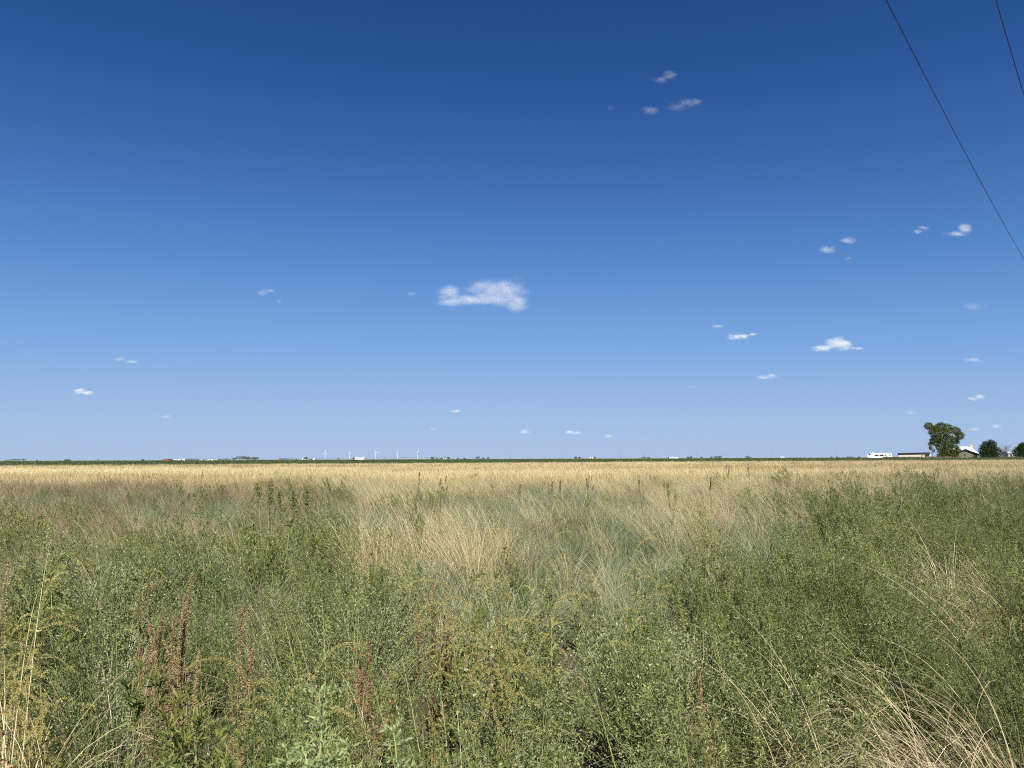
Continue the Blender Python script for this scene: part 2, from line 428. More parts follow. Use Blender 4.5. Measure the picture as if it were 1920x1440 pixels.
def amaranth(seed, h=1.05, leaf='bright', ns=9, leafy=60, droop=2.3, sr=.0075, top=.30, lw=.022, lean=0.12):
    lw = lw * .62 if lw > .02 and h > .7 else lw
    """tall seeding pigweed: returns (stem, leaves, spikes) builders"""
    g = np.random.default_rng(seed); st, lf, sp = MB(), MB(), MB()
    P = arc((0, 0, 0), 3.14 + g.normal() * .5, 0.03, lean, h * .86, 8)
    st.tube(P, np.linspace(.0042, .002, 9), 5, 0, g.random())
    def on(t):
        j = min(int(t * 8), 7); f = t * 8 - j; return P[j] * (1 - f) + P[j + 1] * f
    spike(sp, arc(P[-1], g.random() * 6.28, 0.1, droop * .8, top, 8), sr * 1.2, g, 0)
    for i in range(ns):
        t = .58 + .42 * (i + g.random()) / ns; az = g.random() * 6.28
        spike(sp, arc(on(t), az, g.uniform(.3, .8), droop * g.uniform(.7, 1.1), g.uniform(.10, .26) * (1.35 - .5 * t), 7), sr * .85, g, 0)
    for i in range(5):
        t = g.uniform(.25, .6); az = g.random() * 6.28; B = arc(on(t), az, .75, -.5, h * g.uniform(.15, .32), 5)
        st.tube(B, np.linspace(.002, .0012, 6), 4, 0, g.random(), cap=False)
        spike(sp, arc(B[-1], az, .3, droop, g.uniform(.06, .13), 6), sr * .8, g, 0)
        m = 14; c = B[g.integers(1, 6, m)]; lf.leaves(c, g.normal(size=(m, 3)) + np.array([0, 0, -.3]), (.04 if lw > .016 else .024) * g.uniform(.6, 1.2, m), lw * .7, g, 0, .25)
    t = g.uniform(.12, .9, leafy); j = np.minimum((t * 8).astype(int), 7); fr = (t * 8 - j)[:, None]
    c = P[j] * (1 - fr) + P[j + 1] * fr
    a = g.random(leafy) * 6.28; d = np.stack([np.cos(a), np.sin(a), g.uniform(-.5, .7, leafy)], -1)
    lf.leaves(c + d * .012 + g.normal(size=(leafy, 3)) * (.05 if leafy > 300 else .012), d, (.040 if lw > .012 else .026) * g.uniform(.5, 1.25, leafy), lw * g.uniform(.6, 1.2, leafy), g, 0, .3)
    return st, lf, sp

# ------------------------------------------------------------------ scattered vegetation (nobody could count it)
def unlinked(name, mb, mats):
    return bpy.data.objects.new(name, mb.mesh(name, mats))
def merge_parts(parts):
    """several builders into one, each keeping its own material slot"""
    mb = MB()
    for i, p in enumerate(parts):
        for V, Fq, A in zip(*(lambda q: (q.v, q.f, q.a))(_norm(p))): mb.add(V, Fq, i, A)
    return mb
def _norm(p):
    q = MB(); V = np.concatenate(p.v); Fq = np.concatenate(p.f); A = np.concatenate(p.a)
    q.v = [V]; q.f = [Fq]; q.a = [A]; return q
def scatter(name, label, protos, pts):
    """pts: rows of x, y, z, index, scale, rx, ry, rz, tint; one object whose nodes place the plants"""
    a = np.array(pts, dtype=np.float32)
    me = bpy.data.meshes.new(name); n = len(a)
    me.vertices.add(n); me.vertices.foreach_set('co', a[:, :3].ravel())
    for nm, ty, arr in (('idx', 'INT', a[:, 3].astype(np.int32)), ('scl', 'FLOAT', a[:, 4]), ('tint', 'FLOAT', a[:, 8])):
        x = me.attributes.new(nm, ty, 'POINT'); x.data.foreach_set('value', np.ascontiguousarray(arr))
    x = me.attributes.new('rot', 'FLOAT_VECTOR', 'POINT'); x.data.foreach_set('vector', np.ascontiguousarray(a[:, 5:8]).ravel())
    ob = bpy.data.objects.new(name, me); col.objects.link(ob)
    ng = bpy.data.node_groups.new(name, 'GeometryNodeTree')
    ng.interface.new_socket('Geometry', in_out='INPUT', socket_type='NodeSocketGeometry')
    ng.interface.new_socket('Geometry', in_out='OUTPUT', socket_type='NodeSocketGeometry')
    gi = ng.nodes.new('NodeGroupInput'); go = ng.nodes.new('NodeGroupOutput')
    jn = ng.nodes.new('GeometryNodeJoinGeometry')
    for p in reversed(protos):
        oi = ng.nodes.new('GeometryNodeObjectInfo'); oi.inputs[0].default_value = p; oi.transform_space = 'ORIGINAL'
        g2 = ng.nodes.new('GeometryNodeGeometryToInstance')
        ng.links.new(oi.outputs['Geometry'], g2.inputs[0]); ng.links.new(g2.outputs[0], jn.inputs[0])
    ip = ng.nodes.new('GeometryNodeInstanceOnPoints')
    def na(nm, ty):
        q = ng.nodes.new('GeometryNodeInputNamedAttribute'); q.data_type = ty; q.inputs[0].default_value = nm
        return next(o for o in q.outputs if o.enabled and o.name == 'Attribute')
    ng.links.new(gi.outputs[0], ip.inputs['Points']); ng.links.new(jn.outputs[0], ip.inputs['Instance'])
    ip.inputs['Pick Instance'].default_value = True
    ng.links.new(na('idx', 'INT'), ip.inputs['Instance Index'])
    er = ng.nodes.new('FunctionNodeEulerToRotation'); ng.links.new(na('rot', 'FLOAT_VECTOR'), er.inputs[0])
    ng.links.new(er.outputs[0], ip.inputs['Rotation']); ng.links.new(na('scl', 'FLOAT'), ip.inputs['Scale'])
    ng.links.new(ip.outputs[0], go.inputs[0])
    md = ob.modifiers.new('plants', 'NODES'); md.node_group = ng
    for p in protos:                                   # so the materials are also on the object
        for m in p.data.materials:
            if m.name not in me.materials: me.materials.append(m)
    tag(ob, label, None, None, 'stuff')
    return ob

P = {}
P['weed'] = [unlinked('weed_plant', fine_weed(100 + i, h=.82, nb=14), [M['kochia'], M['stem']]) for i in range(5)]
P['weed'] += [unlinked('weed_plant', fine_weed(120 + i, h=.7, nb=11, L=.03, W=.006, per=18, shoots=12), [M['bright'], M['stem']]) for i in range(2)]
P['weed'] += [unlinked('weed_plant', dome_weed(130 + i), [M['sage'], M['stem']]) for i in range(3)]
P['weed'] += [unlinked('weed_plant', fine_weed(140 + i, h=.62, nb=12, L=.02, W=.005, per=26, shoots=12, spread=.6), [M['sage'], M['stem']]) for i in range(2)]
P['weed'] += [unlinked('weed_plant', merge_parts(amaranth(150 + i, h=.95, leafy=110, lw=.02)), [M['stem_dry'] if i else M['stem'], M['bright'], M['gold']]) for i in range(3)]
P['dry'] = [unlinked('grass_tuft', tuft(200 + i, n=110, h=.8, heads=16), [M['straw']]) for i in range(4)]
P['dry'] += [unlinked('grass_tuft', tuft(210 + i, n=90, h=.62, bend=1.3, w=.0042), [M['straw_grn']]) for i in range(2)]
P['dry'] += [unlinked('twig_weed', twiggy(220 + i), [M['brown']]) for i in range(3)]
P['blue'] = [unlinked('grass_tuft', tuft(230 + i, n=150, h=.58, r=.11, w=.005, bend=1.5, th=.35, lean=.2), [M['blue']]) for i in range(4)]
P['fardry'] = [unlinked('grass_clump', clump_far(240 + i, n=190), [M['gold_straw']]) for i in range(4)] + [unlinked('grass_clump', clump_far(244 + i, n=420, h=.72, r=1.2, w=.022), [M['gold_straw']]) for i in range(3)]
P['farmix'] = [unlinked('grass_clump', clump_far(250 + i, n=130, w=.014, h=.72), [M['straw_grn']]) for i in range(2)] + \
              [unlinked('grass_clump', clump_far(255 + i, n=150, w=.012, h=.66, bend=.9), [M['blue']]) for i in range(2)] + \
              [unlinked('brush_clump', merge_parts([fine_weed(260 + i, h=.8, nb=10, L=.05, W=.014, per=10, shoots=9)]), [M['kochia'], M['stem']]) for i in range(2)] + \
              [unlinked('brush_clump', clump_far(270, n=120, w=.012, h=.78), [M['brown']])] + \
              [unlinked('brush_clump', clump_far(271, n=330, w=.022, h=.72, r=1.1), [M['brown']]), unlinked('grass_clump', clump_far(272, n=330, w=.022, h=.70, r=1.1), [M['straw_grn']])]

BARE = [(1.42, 2.75, .30), (1.30, 2.35, .22), (1.05, 2.9, .2), (-1.55, 2.2, .18)]      # little gaps with dead litter instead of plants
def n0(x, y): return nz(x, y, 1.3, 41)
def near_density():
    W_, D_, B_, FD, FM = [], [], [], [], []
    r = random.Random(5)
    def put(lst, x, y, i, s, tint, tilt=.1, ext=0.0):
        lst.append((x, y, gz(x, y) - .01, i, s, r.gauss(0, tilt), r.gauss(-ext, tilt), r.uniform(0, .9) if ext or lst is D_ or lst is FD else r.uniform(0, 6.28), tint))
    def rand_in(y0, y1, dens, half=.80, marg=1.6):
        area = half * (y1 * y1 - y0 * y0) + 2 * marg * (y1 - y0)
        for _ in range(int(area * dens)):
            while True:
                y = math.sqrt(r.uniform(y0 * y0, y1 * y1)); x = r.uniform(-1, 1) * (half * y1 + marg)
                if abs(x) < half * y + marg: break
            yield x, y
    # --- close and middle ground
    for y0, y1, dens in ((.9, 7, 15), (7, 14, 12), (14, 34, 8)):
        for x, y in rand_in(y0, y1, dens):
            d = math.hypot(x, y); u = 960 + F * x / y
            low = 1.0
            if u > 1480 and y < 3.3 + .5 * n0(x, y): low = .50
            if u < 150 and y < 3.1: low = .42
            if low < 1 and r.random() < .45: continue
            gap = nz(x, y, 1.25, 51)
            if y < 9 and gap < -.22 and r.random() < .75: continue
            near = min((math.hypot(x - ax, y - ay) / ar for ax, ay, ar in CLEAR), default=9) if y < 9 else 9
            if near < .35: continue
            if near < 1: low *= .62
            if any(math.hypot(x - bx, y - by) < br for bx, by, br in BARE) and r.random() < .9: continue
            n1, n2, n3 = nz(x, y, .28, 1), nz(x, y, .6, 2), nz(x, y, .16, 3)
            uu = (u - 960) / 960
            # weights per kind
            sm = lambda e0, e1, v: min(1.0, max(0.0, (v - e0) / (e1 - e0)))
            # where the leafy weeds give way to grass: close in the middle, far at the right
            yb = np.interp(u, [0, 350, 600, 1100, 1350, 1520, 1700, 1920], [6.5, 6.5, 6.0, 6.2, 7.5, 9.5, 13, 19])
            grn = max(.03, 1.0 - sm(yb * .8, yb * 1.25, y + 2.2 * n2)) * (1 + 1.0 * n1)
            if u < 680 and y > yb: grn = max(grn, (.55 + .7 * n1) * sm(34, 22, y))
            elif y > yb and y < 24: grn = max(grn, .16 + .8 * nz(x, y, .3, 31))
            rightness = sm(1150, 1650, u)
            straw = (.10 if y < 4.5 else .16 + 1.1 * sm(yb * .8, yb * 1.5, y)) * (.88 + 1.5 * n2 + .8 * n1 + 1.5 * nz(x, y, 1.1, 71))
            if u < 520: straw *= .38 if y < 22 else .6
            elif y < 26: straw *= .72
            blu = max(0, .75 + 2.0 * nz(x, y, .2, 7)) * (.15 if y < 4 else .3 + 1.25 * sm(5, 8, y)) * (1 - .65 * sm(20, 30, y)) * (1 - .6 * rightness)
            brn = (.16 + .5 * max(0, n3)) * (1.5 if u < 620 and y > 5 else .7) * (1 if y > 4 else .25) * (1 - .8 * rightness)
            if u < 600 and y > 11: brn += .95
            grn, straw, blu, brn = (max(0, q) ** 1.9 for q in (grn, straw, blu, brn))
            t = r.random() * (grn + straw + blu + brn)
            tint = .5 + .9 * nz(x, y, .5, 9)
            if u < 620: tint -= .45 * sm(10, 14, y)
            if u > 1500: tint += .35 * sm(11, 8, y) * sm(4, 5.5, y) - .4 * sm(10, 13, y)
            tint = min(1, max(0, tint))
            sc = (1 + .32 * nz(x, y, .35, 11) + .45 * nz(x, y, 1.1, 61) * (y < 14) + r.gauss(0, .1)) * low
            if t < grn:
                am = .06 + (.30 if 780 < u < 1300 and 3.6 < y < 8.5 else 0) + (.1 if u < 300 and y < 5 else 0)
                q = r.random()
                sagey = .5 + 1.3 * nz(x, y, .4, 21) + (.45 if 900 < u < 1350 and y < 3.6 else 0)
                if q < am: put(W_, x, y, 12 + r.randrange(3), .8 * sc, tint)
                elif q < am + .14 * (1.5 if n2 > 0 else .6): put(W_, x, y, 5 + r.randrange(2), sc, tint)
                elif r.random() < .45 * max(0, sagey): put(W_, x, y, 7 + r.randrange(5), sc, tint)
                else: put(W_, x, y, r.randrange(5), sc * (1.08 if rightness > .3 else .95), tint, .1, .10 + .18 * rightness)
            elif t < grn + straw:
                put(D_, x, y, r.randrange(4) if r.random() < (.3 if y < 7 else .8) else 4 + r.randrange(2), sc * (.98 if y > 7 else .74), tint, .1, .06)
            elif t < grn + straw + blu: put(B_, x, y, r.randrange(4), sc, tint)
            else: put(D_, x, y, 6 + r.randrange(3), sc * .9, tint)
    # --- far dry grass, out to the edge of the crop
    for y0, y1, dens, s0 in ((30, 62, 3.6, 1.0), (62, 190, .62, 1.0)):
        for x, y in rand_in(y0, y1, dens, .78, 6):
            if y - .28 * x > 143: continue
            u = 960 + F * x / y
            if y < 34 and r.random() < (34 - y) / 4: continue
            m = .10 + .65 * max(0, nz(x / 4, y, .05, 13)) + .2 * max(0, nz(x / 3, y, .11, 15))
            if y < 48: m += .30 * (48 - y) / 18 * (1 if u < 620 or u > 1300 else .4)
            if u > 1300: m += .16
            if u > 1750 and y < 50: m += .2
            if u < 760 and 62 < y < 75 and nz(x / 6, y, .1, 5) > -.1: m += .5
            tint = min(1, max(0, .5 + 1.1 * nz(x / 5, y, .07, 17) + .5 * nz(x, y, .3, 3)))
            far = y > 62
            if r.random() < m:
                q = r.random()
                w = (7 if q < .6 else 8) if far else (6 if q < .34 else r.choice((0, 1, 0, 1, 2, 3, 4, 5)))
                put(FM, x, y, w, s0 * r.uniform(.85, 1.1), tint)
            else: put(FD, x, y, r.randrange(4, 7) if far else r.randrange(4), s0 * r.uniform(.85, 1.1), tint, .06, .04)
    return W_, D_, B_, FD, FM
CLEAR = []            # ground kept lower round the weeds that stand out

# ------------------------------------------------------------------ crop beyond the grass
def crop():
    r = random.Random(9); g = np.random.default_rng(9)
    protos = []
    for i in range(3):
        mb = MB(); n = 420
        c = g.normal(size=(n, 3)) * np.array([.55, .55, .16]) + np.array([0, 0, .55]); c[:, 2] = np.abs(c[:, 2])
        mb.leaves(c, g.normal(size=(n, 3)) + np.array([0, 0, .3]), .17 * g.uniform(.6, 1.3, n), .13, g, 0, .1)
        protos.append(unlinked('crop_plant', mb, [M['crop']]))
    pts = []
    for _ in range(26000):
        e = r.uniform(0, 1) ** 1.3; ed = 146 + e * 260
        x = r.uniform(-.85, .95) * (ed + 60); y = ed + .28 * x
        if abs(x) > .8 * y: continue
        s = .8 + .5 * e
        pts.append((x, y, 0, r.randrange(3), s * r.uniform(.9, 1.1), 0, 0, r.uniform(0, 6.28), min(1, max(0, .4 + .8 * nz(x / 3, y, .02, 4)))))
    scatter('crop_undergrowth', 'dark green row crop in a band beyond the golden grass', protos, pts)
    # the deep part of the crop, a bumpy canopy
    us = np.linspace(-1.0, 1.05, 420); V = []
    ny = 60
    for j in range(ny):
        for u in us:
            lo_y = lambda t: 200 / (1 - .28 * t); hi_y = lambda t: 700 / (1 - .5 * t)
            t = u * .85; a, b = lo_y(t), hi_y(t)
            y = a * (b / a) ** (j / (ny - 1)); x = t * y
            z = .62 + r.uniform(-.16, .10) if 0 < j < ny - 1 else 0
            V.append((x, y, z))
    idx = np.arange(ny * len(us)).reshape(ny, len(us))
    Fq = np.stack([idx[:-1, :-1], idx[:-1, 1:], idx[1:, 1:], idx[1:, :-1]], -1).reshape(-1, 4)
    mb = MB(); mb.add(V, Fq, 0, g.random(len(V)))
    tag(mb.build('crop_field_vegetation', M['crop']), 'dense dark green canopy of the crop field reaching far back', None, None, 'stuff')
crop()
#@@THINGS
# ------------------------------------------------------------------ the big far trees and the homestead on the right
def crown(mb, lobes, n, size, g, squash=1.0, depth=.8, shell=.55):
    """leaf clumps filling lobes (x, z, rx, rz) in metres; uneven outline, gaps between the lobes"""
    w = np.array([l[2] * l[3] for l in lobes]); w = w / w.sum()
    for (x, z, rx, rz), q in zip(lobes, w):
        k = max(8, int(n * q)); v = g.normal(size=(k, 3)); v /= np.linalg.norm(v, axis=1)[:, None]
        rad = (shell + (1 - shell) * g.random(k) ** .5) * (1 + .16 * np.sin(v[:, 0] * 7 + x) * np.sin(v[:, 2] * 9 + z) + g.normal(size=k) * .06)
        yo = np.clip(g.normal(), -1, 1) * min(rx, 2.2) * depth * .6
        c = v * rad[:, None] * np.array([rx, max(rx, rz) * depth, rz]) + np.array([x, yo, z])
        d = v + g.normal(size=(k, 3)) * .9
        mb.leaves(c, d, size * g.uniform(.6, 1.5, k), size * .8, g, 0, .15)
def limb(mb, a, b, r0, r1, g, wob=.12, k=6, sides=6):
    a, b = np.array(a, float), np.array(b, float); t = np.linspace(0, 1, k)[:, None]
    Pp = a + (b - a) * t; L = np.linalg.norm(b - a); Pp[1:-1] += g.normal(size=(k - 2, 3)) * L * wob * .25
    mb.tube(Pp, np.linspace(r0, r1, k), sides, 0, g.random()); return Pp

def big_tree():
    Y = 385; cx, cz = 1771, 861
    s = Y / F
    root = empty('shade_tree', (gx(cx, Y), Y, 0), 'tall spreading shade tree with uneven dark green crown beside the grey brick house', 'tree')
    g = np.random.default_rng(3)
    # lobe positions read in photograph pixels relative to the base of the trunk
    L = [(-24,-61,8,7),(-12,-57,8,6),(-17,-55,7,6),(-1,-60,10,8),(11,-58,8,7),(23,-52,9,8),(29,-43,8,8),(0,-49,13,9),(-20,-49,9,8),(-14,-38,10,7),
         (-22,-33,5,6),(-4,-33,9,6),(12,-36,12,8),(24,-33,8,6),(6,-24,12,7),(18,-18,11,8),(-2,-14,10,6),(8,-10,13,6),(22,-9,7,6),(-11,-21,5,6),(-25,-27,3,5),(-20,-15,2.2,3),(-25,-20,3,4),(-14,-28,6,5),(12,-4,16,5),(-5,-6,9,5)]
    lobes = [(a * s, -b * s + .6, c * s, d * s) for a, b, c, d in L]
    mb = MB(); crown(mb, lobes, 24000, .40, g, shell=.3)
    mb.build('crown', M['tree'], root)
    tb = MB(); limb(tb, (0, 0, 0), (.3, 0, 4.5), .62, .42, g)
    for a, b, c, d in L:
        if c > 6: limb(tb, (.3, 0, g.uniform(2.5, 4.5)), (a * s, g.normal() * 1.5, -b * s), .26, .06, g, .3)
    tb.build('trunk', M['bark'], root)
big_tree()

def dome_tree(name, px, ytop, wpx, Y, label, seed, n=15000, cat='tree'):
    g = np.random.default_rng(seed); s = Y / F
    root = empty(name, (gx(px, Y), Y, 0), label, cat)
    H = CAM_Z + (hor(px) - ytop) * s; w = wpx * s / 2
    lobes = [(0, H * .55, w * .72, H * .43), (-w * .45, H * .4, w * .52, H * .34), (w * .45, H * .36, w * .55, H * .32), (w * .12, H * .74, w * .42, H * .25), (-w * .2, H * .68, w * .4, H * .22), (0, H * .22, w * .85, H * .2)]
    mb = MB(); crown(mb, lobes, n, .30, g, shell=.25); mb.build('crown', M['juniper'], root)
    tb = MB(); limb(tb, (0, 0, 0), (0, 0, H * .6), .3, .1, g); tb.build('trunk', M['bark'], root)
dome_tree('juniper_tree', 1856, 824.5, 40, 386, 'dense rounded dark green tree on the right side of the house', 31)
dome_tree('juniper_tree', 1920, 829, 35, 390, 'rounded dark tree cut off by the right edge past the bare tree', 32)

def bare_tree(px, ytop, Y, label, seed, nbr=16):
    g = np.random.default_rng(seed); root = empty('bare_tree', (gx(px, Y), Y, 0), label, 'tree')
    H = CAM_Z + (hor(px) - ytop) * Y / F
    tb = MB(); trunkp = limb(tb, (0, 0, 0), (.2, 0, H * .95), .2, .05, g, .1); tb.build('trunk', M['bare'], root)
    bb = MB()
    for i in range(nbr):
        z = H * g.uniform(.18, .8); az = g.random() * 6.28; ln = H * g.uniform(.3, .5)
        e = (math.cos(az) * ln * .8, math.sin(az) * ln * .8, z + ln * g.uniform(.5, .9))
        Pp = limb(bb, (0, 0, z), e, .09, .03, g, .25, 5, 4)
        for k in range(9):
            j = g.integers(1, 5); q = Pp[j] + g.normal(size=3) * ln * .25 + np.array([0, 0, ln * .2]); limb(bb, Pp[j], q, .035, .02, g, .3, 3, 3)
    bb.build('branches_of_twigs', M['bare'], root).name = 'limb'
bare_tree(1888, 836, 410, 'leafless grey tree between the two rounded dark trees', 5)
bare_tree(1878, 844, 420, 'lower leafless tree half hidden by the rounded dark tree', 6, 10)
bare_tree(1900, 843, 425, 'small leafless tree leaning towards the rightmost dark tree', 8, 12)

M['rv'] = solid('white_fibreglass', (.80, .80, .79), .35, var=.03)
M['glass'] = solid('dark_window', (.02, .022, .026), .15, spec=.7)
M['dark'] = solid('dark_trim', (.035, .033, .034), .7)
M['cream'] = solid('cream_siding', (.62, .54, .40), .7, var=.06)
M['white'] = solid('white_paint', (.60, .59, .57), .6, var=.05)
M['tin'] = solid('pale_metal_roof', (.50, .51, .51), .42, metal=0.0, var=.05)
M['brick'] = solid('grey_brown_brick', (.18, .155, .125), .9, var=.15, scale=3)
M['chimney'] = solid('tan_chimney_brick', (.55, .42, .30), .9)
M['wood'] = solid('weathered_fence_board', (.15, .085, .055), .9, var=.4, scale=.9)
M['wood2'] = solid('dark_fence_board', (.085, .055, .042), .9, var=.4, scale=.9)
M['redmetal'] = solid('red_metal_siding', (.27, .075, .06), .6)
M['grey'] = solid('grey_metal', (.36, .37, .38), .5)
M['galv'] = solid('galvanised_steel', (.42, .44, .46), .45)
M['tower'] = solid('turbine_white', (.66, .67, .68), .4, var=.02)
M['rubber'] = solid('tyre_rubber', (.03, .03, .03), .8)
M['polewood'] = solid('pole_wood', (.13, .10, .08), .9)
M['wire'] = solid('black_cable', (.02, .022, .025), .5)

def loft(mb, xs, ry, zb, zt, mi=0):
    """closed body whose side profile changes along x; width 2*ry(x)"""
    n = len(xs); V = []
    for i in range(n):
        V += [(xs[i], -ry[i], zb[i]), (xs[i], ry[i], zb[i]), (xs[i], ry[i], zt[i]), (xs[i], -ry[i], zt[i])]
    Fq = []
    for i in range(n - 1):
        a = i * 4; b = a + 4
        for k in range(4): Fq.append((a + k, a + (k + 1) % 4, b + (k + 1) % 4, b + k))
    Fq += [(0, 1, 2, 3), (n * 4 - 1, n * 4 - 2, n * 4 - 3, n * 4 - 4)]
    mb.add(V, Fq, mi)
def cylx(mb, c, r, w, axis='y', mi=0, seg=16):
    c = np.array(c, float); d = np.array([0, 1, 0.0]) if axis == 'y' else np.array([1, 0, 0.0])
    mb.tube([c - d * w / 2 * .999, c - d * w / 2, c + d * w / 2, c + d * w / 2 * 1.001], [.001, r, r, .001], seg, mi)

def face(root):
    b = math.atan2(root.location.x, root.location.y); root.rotation_euler.z = -b; return math.cos(b)
def camper():
    Y = 400; s = Y / F; x0, x1 = gx(1625.5, Y), gx(1672.5, Y); L = x1 - x0
    root = empty('camper_trailer', ((x0 + x1) / 2, Y, 0), 'long white fifth wheel camper trailer parked left of the cream shed', 'trailer')
    k_ = face(root); h = L / 2 * k_; zt = CAM_Z + (857 - 850.2) * s
    b = MB()
    xs = [-h, -h + .35, -h + .9, -h + 2.6, -h + 2.9, -h + 5, h - .3, h]
    loft(b, xs, [1.05, 1.2, 1.25, 1.25, 1.25, 1.25, 1.25, 1.2], [1.7, 1.45, 1.35, 1.3, .75, .7, .75, .95], [zt - 1.0, zt - .35, zt - .1, zt, zt, zt - .02, zt - .05, zt - .2])
    b.build('body', M['rv'], root)
    def win(name, cx, cz, w, hh, m=None):
        q = MB(); q.box(cx - w / 2, cx + w / 2, -1.29, -1.252, cz - hh / 2, cz + hh / 2); o = q.build(name, m or M['glass'], root); return o
    px = lambda p: (gx(p, Y) - (x0 + x1) / 2) * k_
    zz = lambda p: CAM_Z + (857 - p) * s
    win('window', px(1630.6), zz(851.9), 1.0, .85)
    win('window', px(1643.8), zz(853.6), 2.0, .75); win('window', px(1653.2), zz(853.6), 2.0, .75)
    win('window', px(1659.8), zz(853.6), .55, .75); win('window', px(1668.9), zz(853.8), .5, .6)
    win('door', px(1663.5), zz(855.0), .75, 1.9, M['white'])
    for p in (1636.5, 1652.0):
        q = MB(); loft(q, [px(p) - .75, px(p) - .55, px(p) + .6, px(p) + .8], [.35, .4, .4, .35], [zt] * 4, [zt + .12, zt + .42, zt + .42, zt + .2]); q.build('air_conditioner', M['white'], root)
    q = MB(); q.box(px(1661) - .2, px(1661) + .2, -.2, .2, zt - .05, zt + .22); q.build('roof_vent', M['white'], root)
    for p in (1648.5, 1652.0):
        for sy in (-1.1, 1.1):
            q = MB(); cylx(q, (px(p), sy, .42), .42, .24); q.build('wheel', M['rubber'], root)
    q = MB(); q.box(-h + 1.6, -h + 1.75, -.06, .06, .0, 1.35); q.build('landing_leg', M['galv'], root)
    for p in (1642, 1645):
        q = MB(); q.box(px(p) - .45, px(p) + .45, -1.5, -1.3, .35, 1.0); q.build('step', M['white'], root)
camper()

def shed():
    Y = 420; s = Y / F; x0, x1 = gx(1684, Y), gx(1744.5, Y); c = (x0 + x1) / 2
    root = empty('farm_shed', (c, Y, 0), 'long low cream shed with dark flat roof edge behind the wooden fence', 'shed')
    k_ = face(root); h = (x1 - x0) / 2 * k_; z0, z1 = CAM_Z + (856.8 - 850.6) * s, CAM_Z + (856.6 - 849.3) * s
    b = MB(); b.hexa([(-h, 0, 0), (h - 2.6, 0, 0), (h - 2.6, 9, 0), (-h, 9, 0), (-h, 0, z0), (h - 2.6, 0, z1 - .1), (h - 2.6, 9, z1 - .1), (-h, 9, z0)]); b.build('wall', M['cream'], root)
    b = MB(); b.box(h - 2.59, h - .1, .9, 9, 0, z1 - .15); b.build('bay', M['cream'], root)
    b = MB(); b.hexa([(-h - .3, -.7, z0), (h + .2, -.7, z1), (h + .2, 9.4, z1), (-h - .3, 9.4, z0), (-h - .3, -.7, z0 + .34), (h + .2, -.7, z1 + .34), (h + .2, 9.4, z1 + .34), (-h - .3, 9.4, z0 + .34)]); b.build('roof', M['dark'], root)
    b = MB(); b.box(-h - .25, -h + .12, -.6, -.3, 0, z0); b.build('post', M['dark'], root)
    b = MB(); b.box(h - .2, h + .05, -.6, -.35, 0, z1); b.build('post', M['white'], root)
    px = lambda p: (gx(p, Y) - c) * k_
    fr = MB(); fr.box(px(1727.6), px(1728.4), -.06, -.003, 0, 2.5); fr.box(px(1734.2), px(1735), -.06, -.003, 0, 2.5); fr.box(px(1728.4), px(1734.2), -.06, -.003, 2.3, 2.5); fr.build('door_frame', M['dark'], root)
    d = MB(); d.box(px(1728.4), px(1734.2), -.03, -.003, 0, 2.3); d.build('door', M['white'], root)
shed()

def house():
    Y = 393; s = Y / F; xp = gx(1811, Y)
    root = empty('brick_house', (xp, Y, 0), 'grey brick house with pale metal roof and tan chimney', 'house')
    face(root); ze, zp, hw = 3.05, 5.35, 5.1
    w = MB(); w.box(-hw, hw, 0, 8, 0, ze)
    w.hexa([(-hw, 0, ze), (hw, 0, ze), (hw, 8, ze), (-hw, 8, ze), (-.02, 0, zp), (.02, 0, zp), (.02, 8, zp), (-.02, 8, zp)])
    w.box(-9, 6.2, 8.02, 19, 0, 3.2); w.build('wall', M['brick'], root)
    f = MB()
    for sg in (-1, 1):
        e = hw + .55; k = (zp - ze) / hw; zl = ze - .55 * k
        f.hexa([(0, -.62, zp + .02), (sg * e, -.62, zl), (sg * e, -.55, zl), (0, -.55, zp + .02), (0, -.62, zp + .42), (sg * e, -.62, zl + .42), (sg * e, -.55, zl + .42), (0, -.55, zp + .42)])
    f.build('fascia', M['dark'], root)
    r = MB()
    for sg in (-1, 1):
        e = hw + .55; k = (zp - ze) / hw; zl = ze - .55 * k
        r.hexa([(0, -.548, zp + .05), (sg * e, -.548, zl + .05), (sg * e, 12, zl + .05), (0, 12, zp + .05), (0, -.548, zp + .40), (sg * e, -.548, zl + .38), (sg * e, 12, zl + .38), (0, 12, zp + .40)])
    # the main roof behind: ridge along x, hipped at the right
    zr = 7.25; ya, yb, yr = 7.4, 19.6, 13.5; xa, xb = -9.6, 6.7; ra, rb = -4.4, 2.0
    r.hexa([(xa, ya, 3.2), (xb, ya, 3.2), (xb, yb, 3.2), (xa, yb, 3.2), (ra, yr - .05, zr), (rb, yr - .05, zr), (rb, yr + .05, zr), (ra, yr + .05, zr)])
    r.build('roof', M['tin'], root)
    c = MB(); c.box(2.15, 3.45, 12.6, 14.0, 4.5, 8.4); c.box(2.0, 3.6, 12.45, 14.15, 8.4, 8.65); c.build('chimney', M['chimney'], root)
    v = MB(); v.box(-.95, -.15, -.04, -.003, 2.35, 3.05); v.build('window', M['glass'], root)
    # dark cross gable on the left of the ridge
    g = MB(); g.hexa([(-6.0, 6.6, 4.9), (-1.6, 6.6, 4.9), (-1.6, 13, 4.9), (-6.0, 13, 4.9), (-3.8, 6.6, 6.9), (-3.76, 6.6, 6.9), (-3.76, 13, 6.9), (-3.8, 13, 6.9)]); g.build('gable', M['dark'], root)
house()

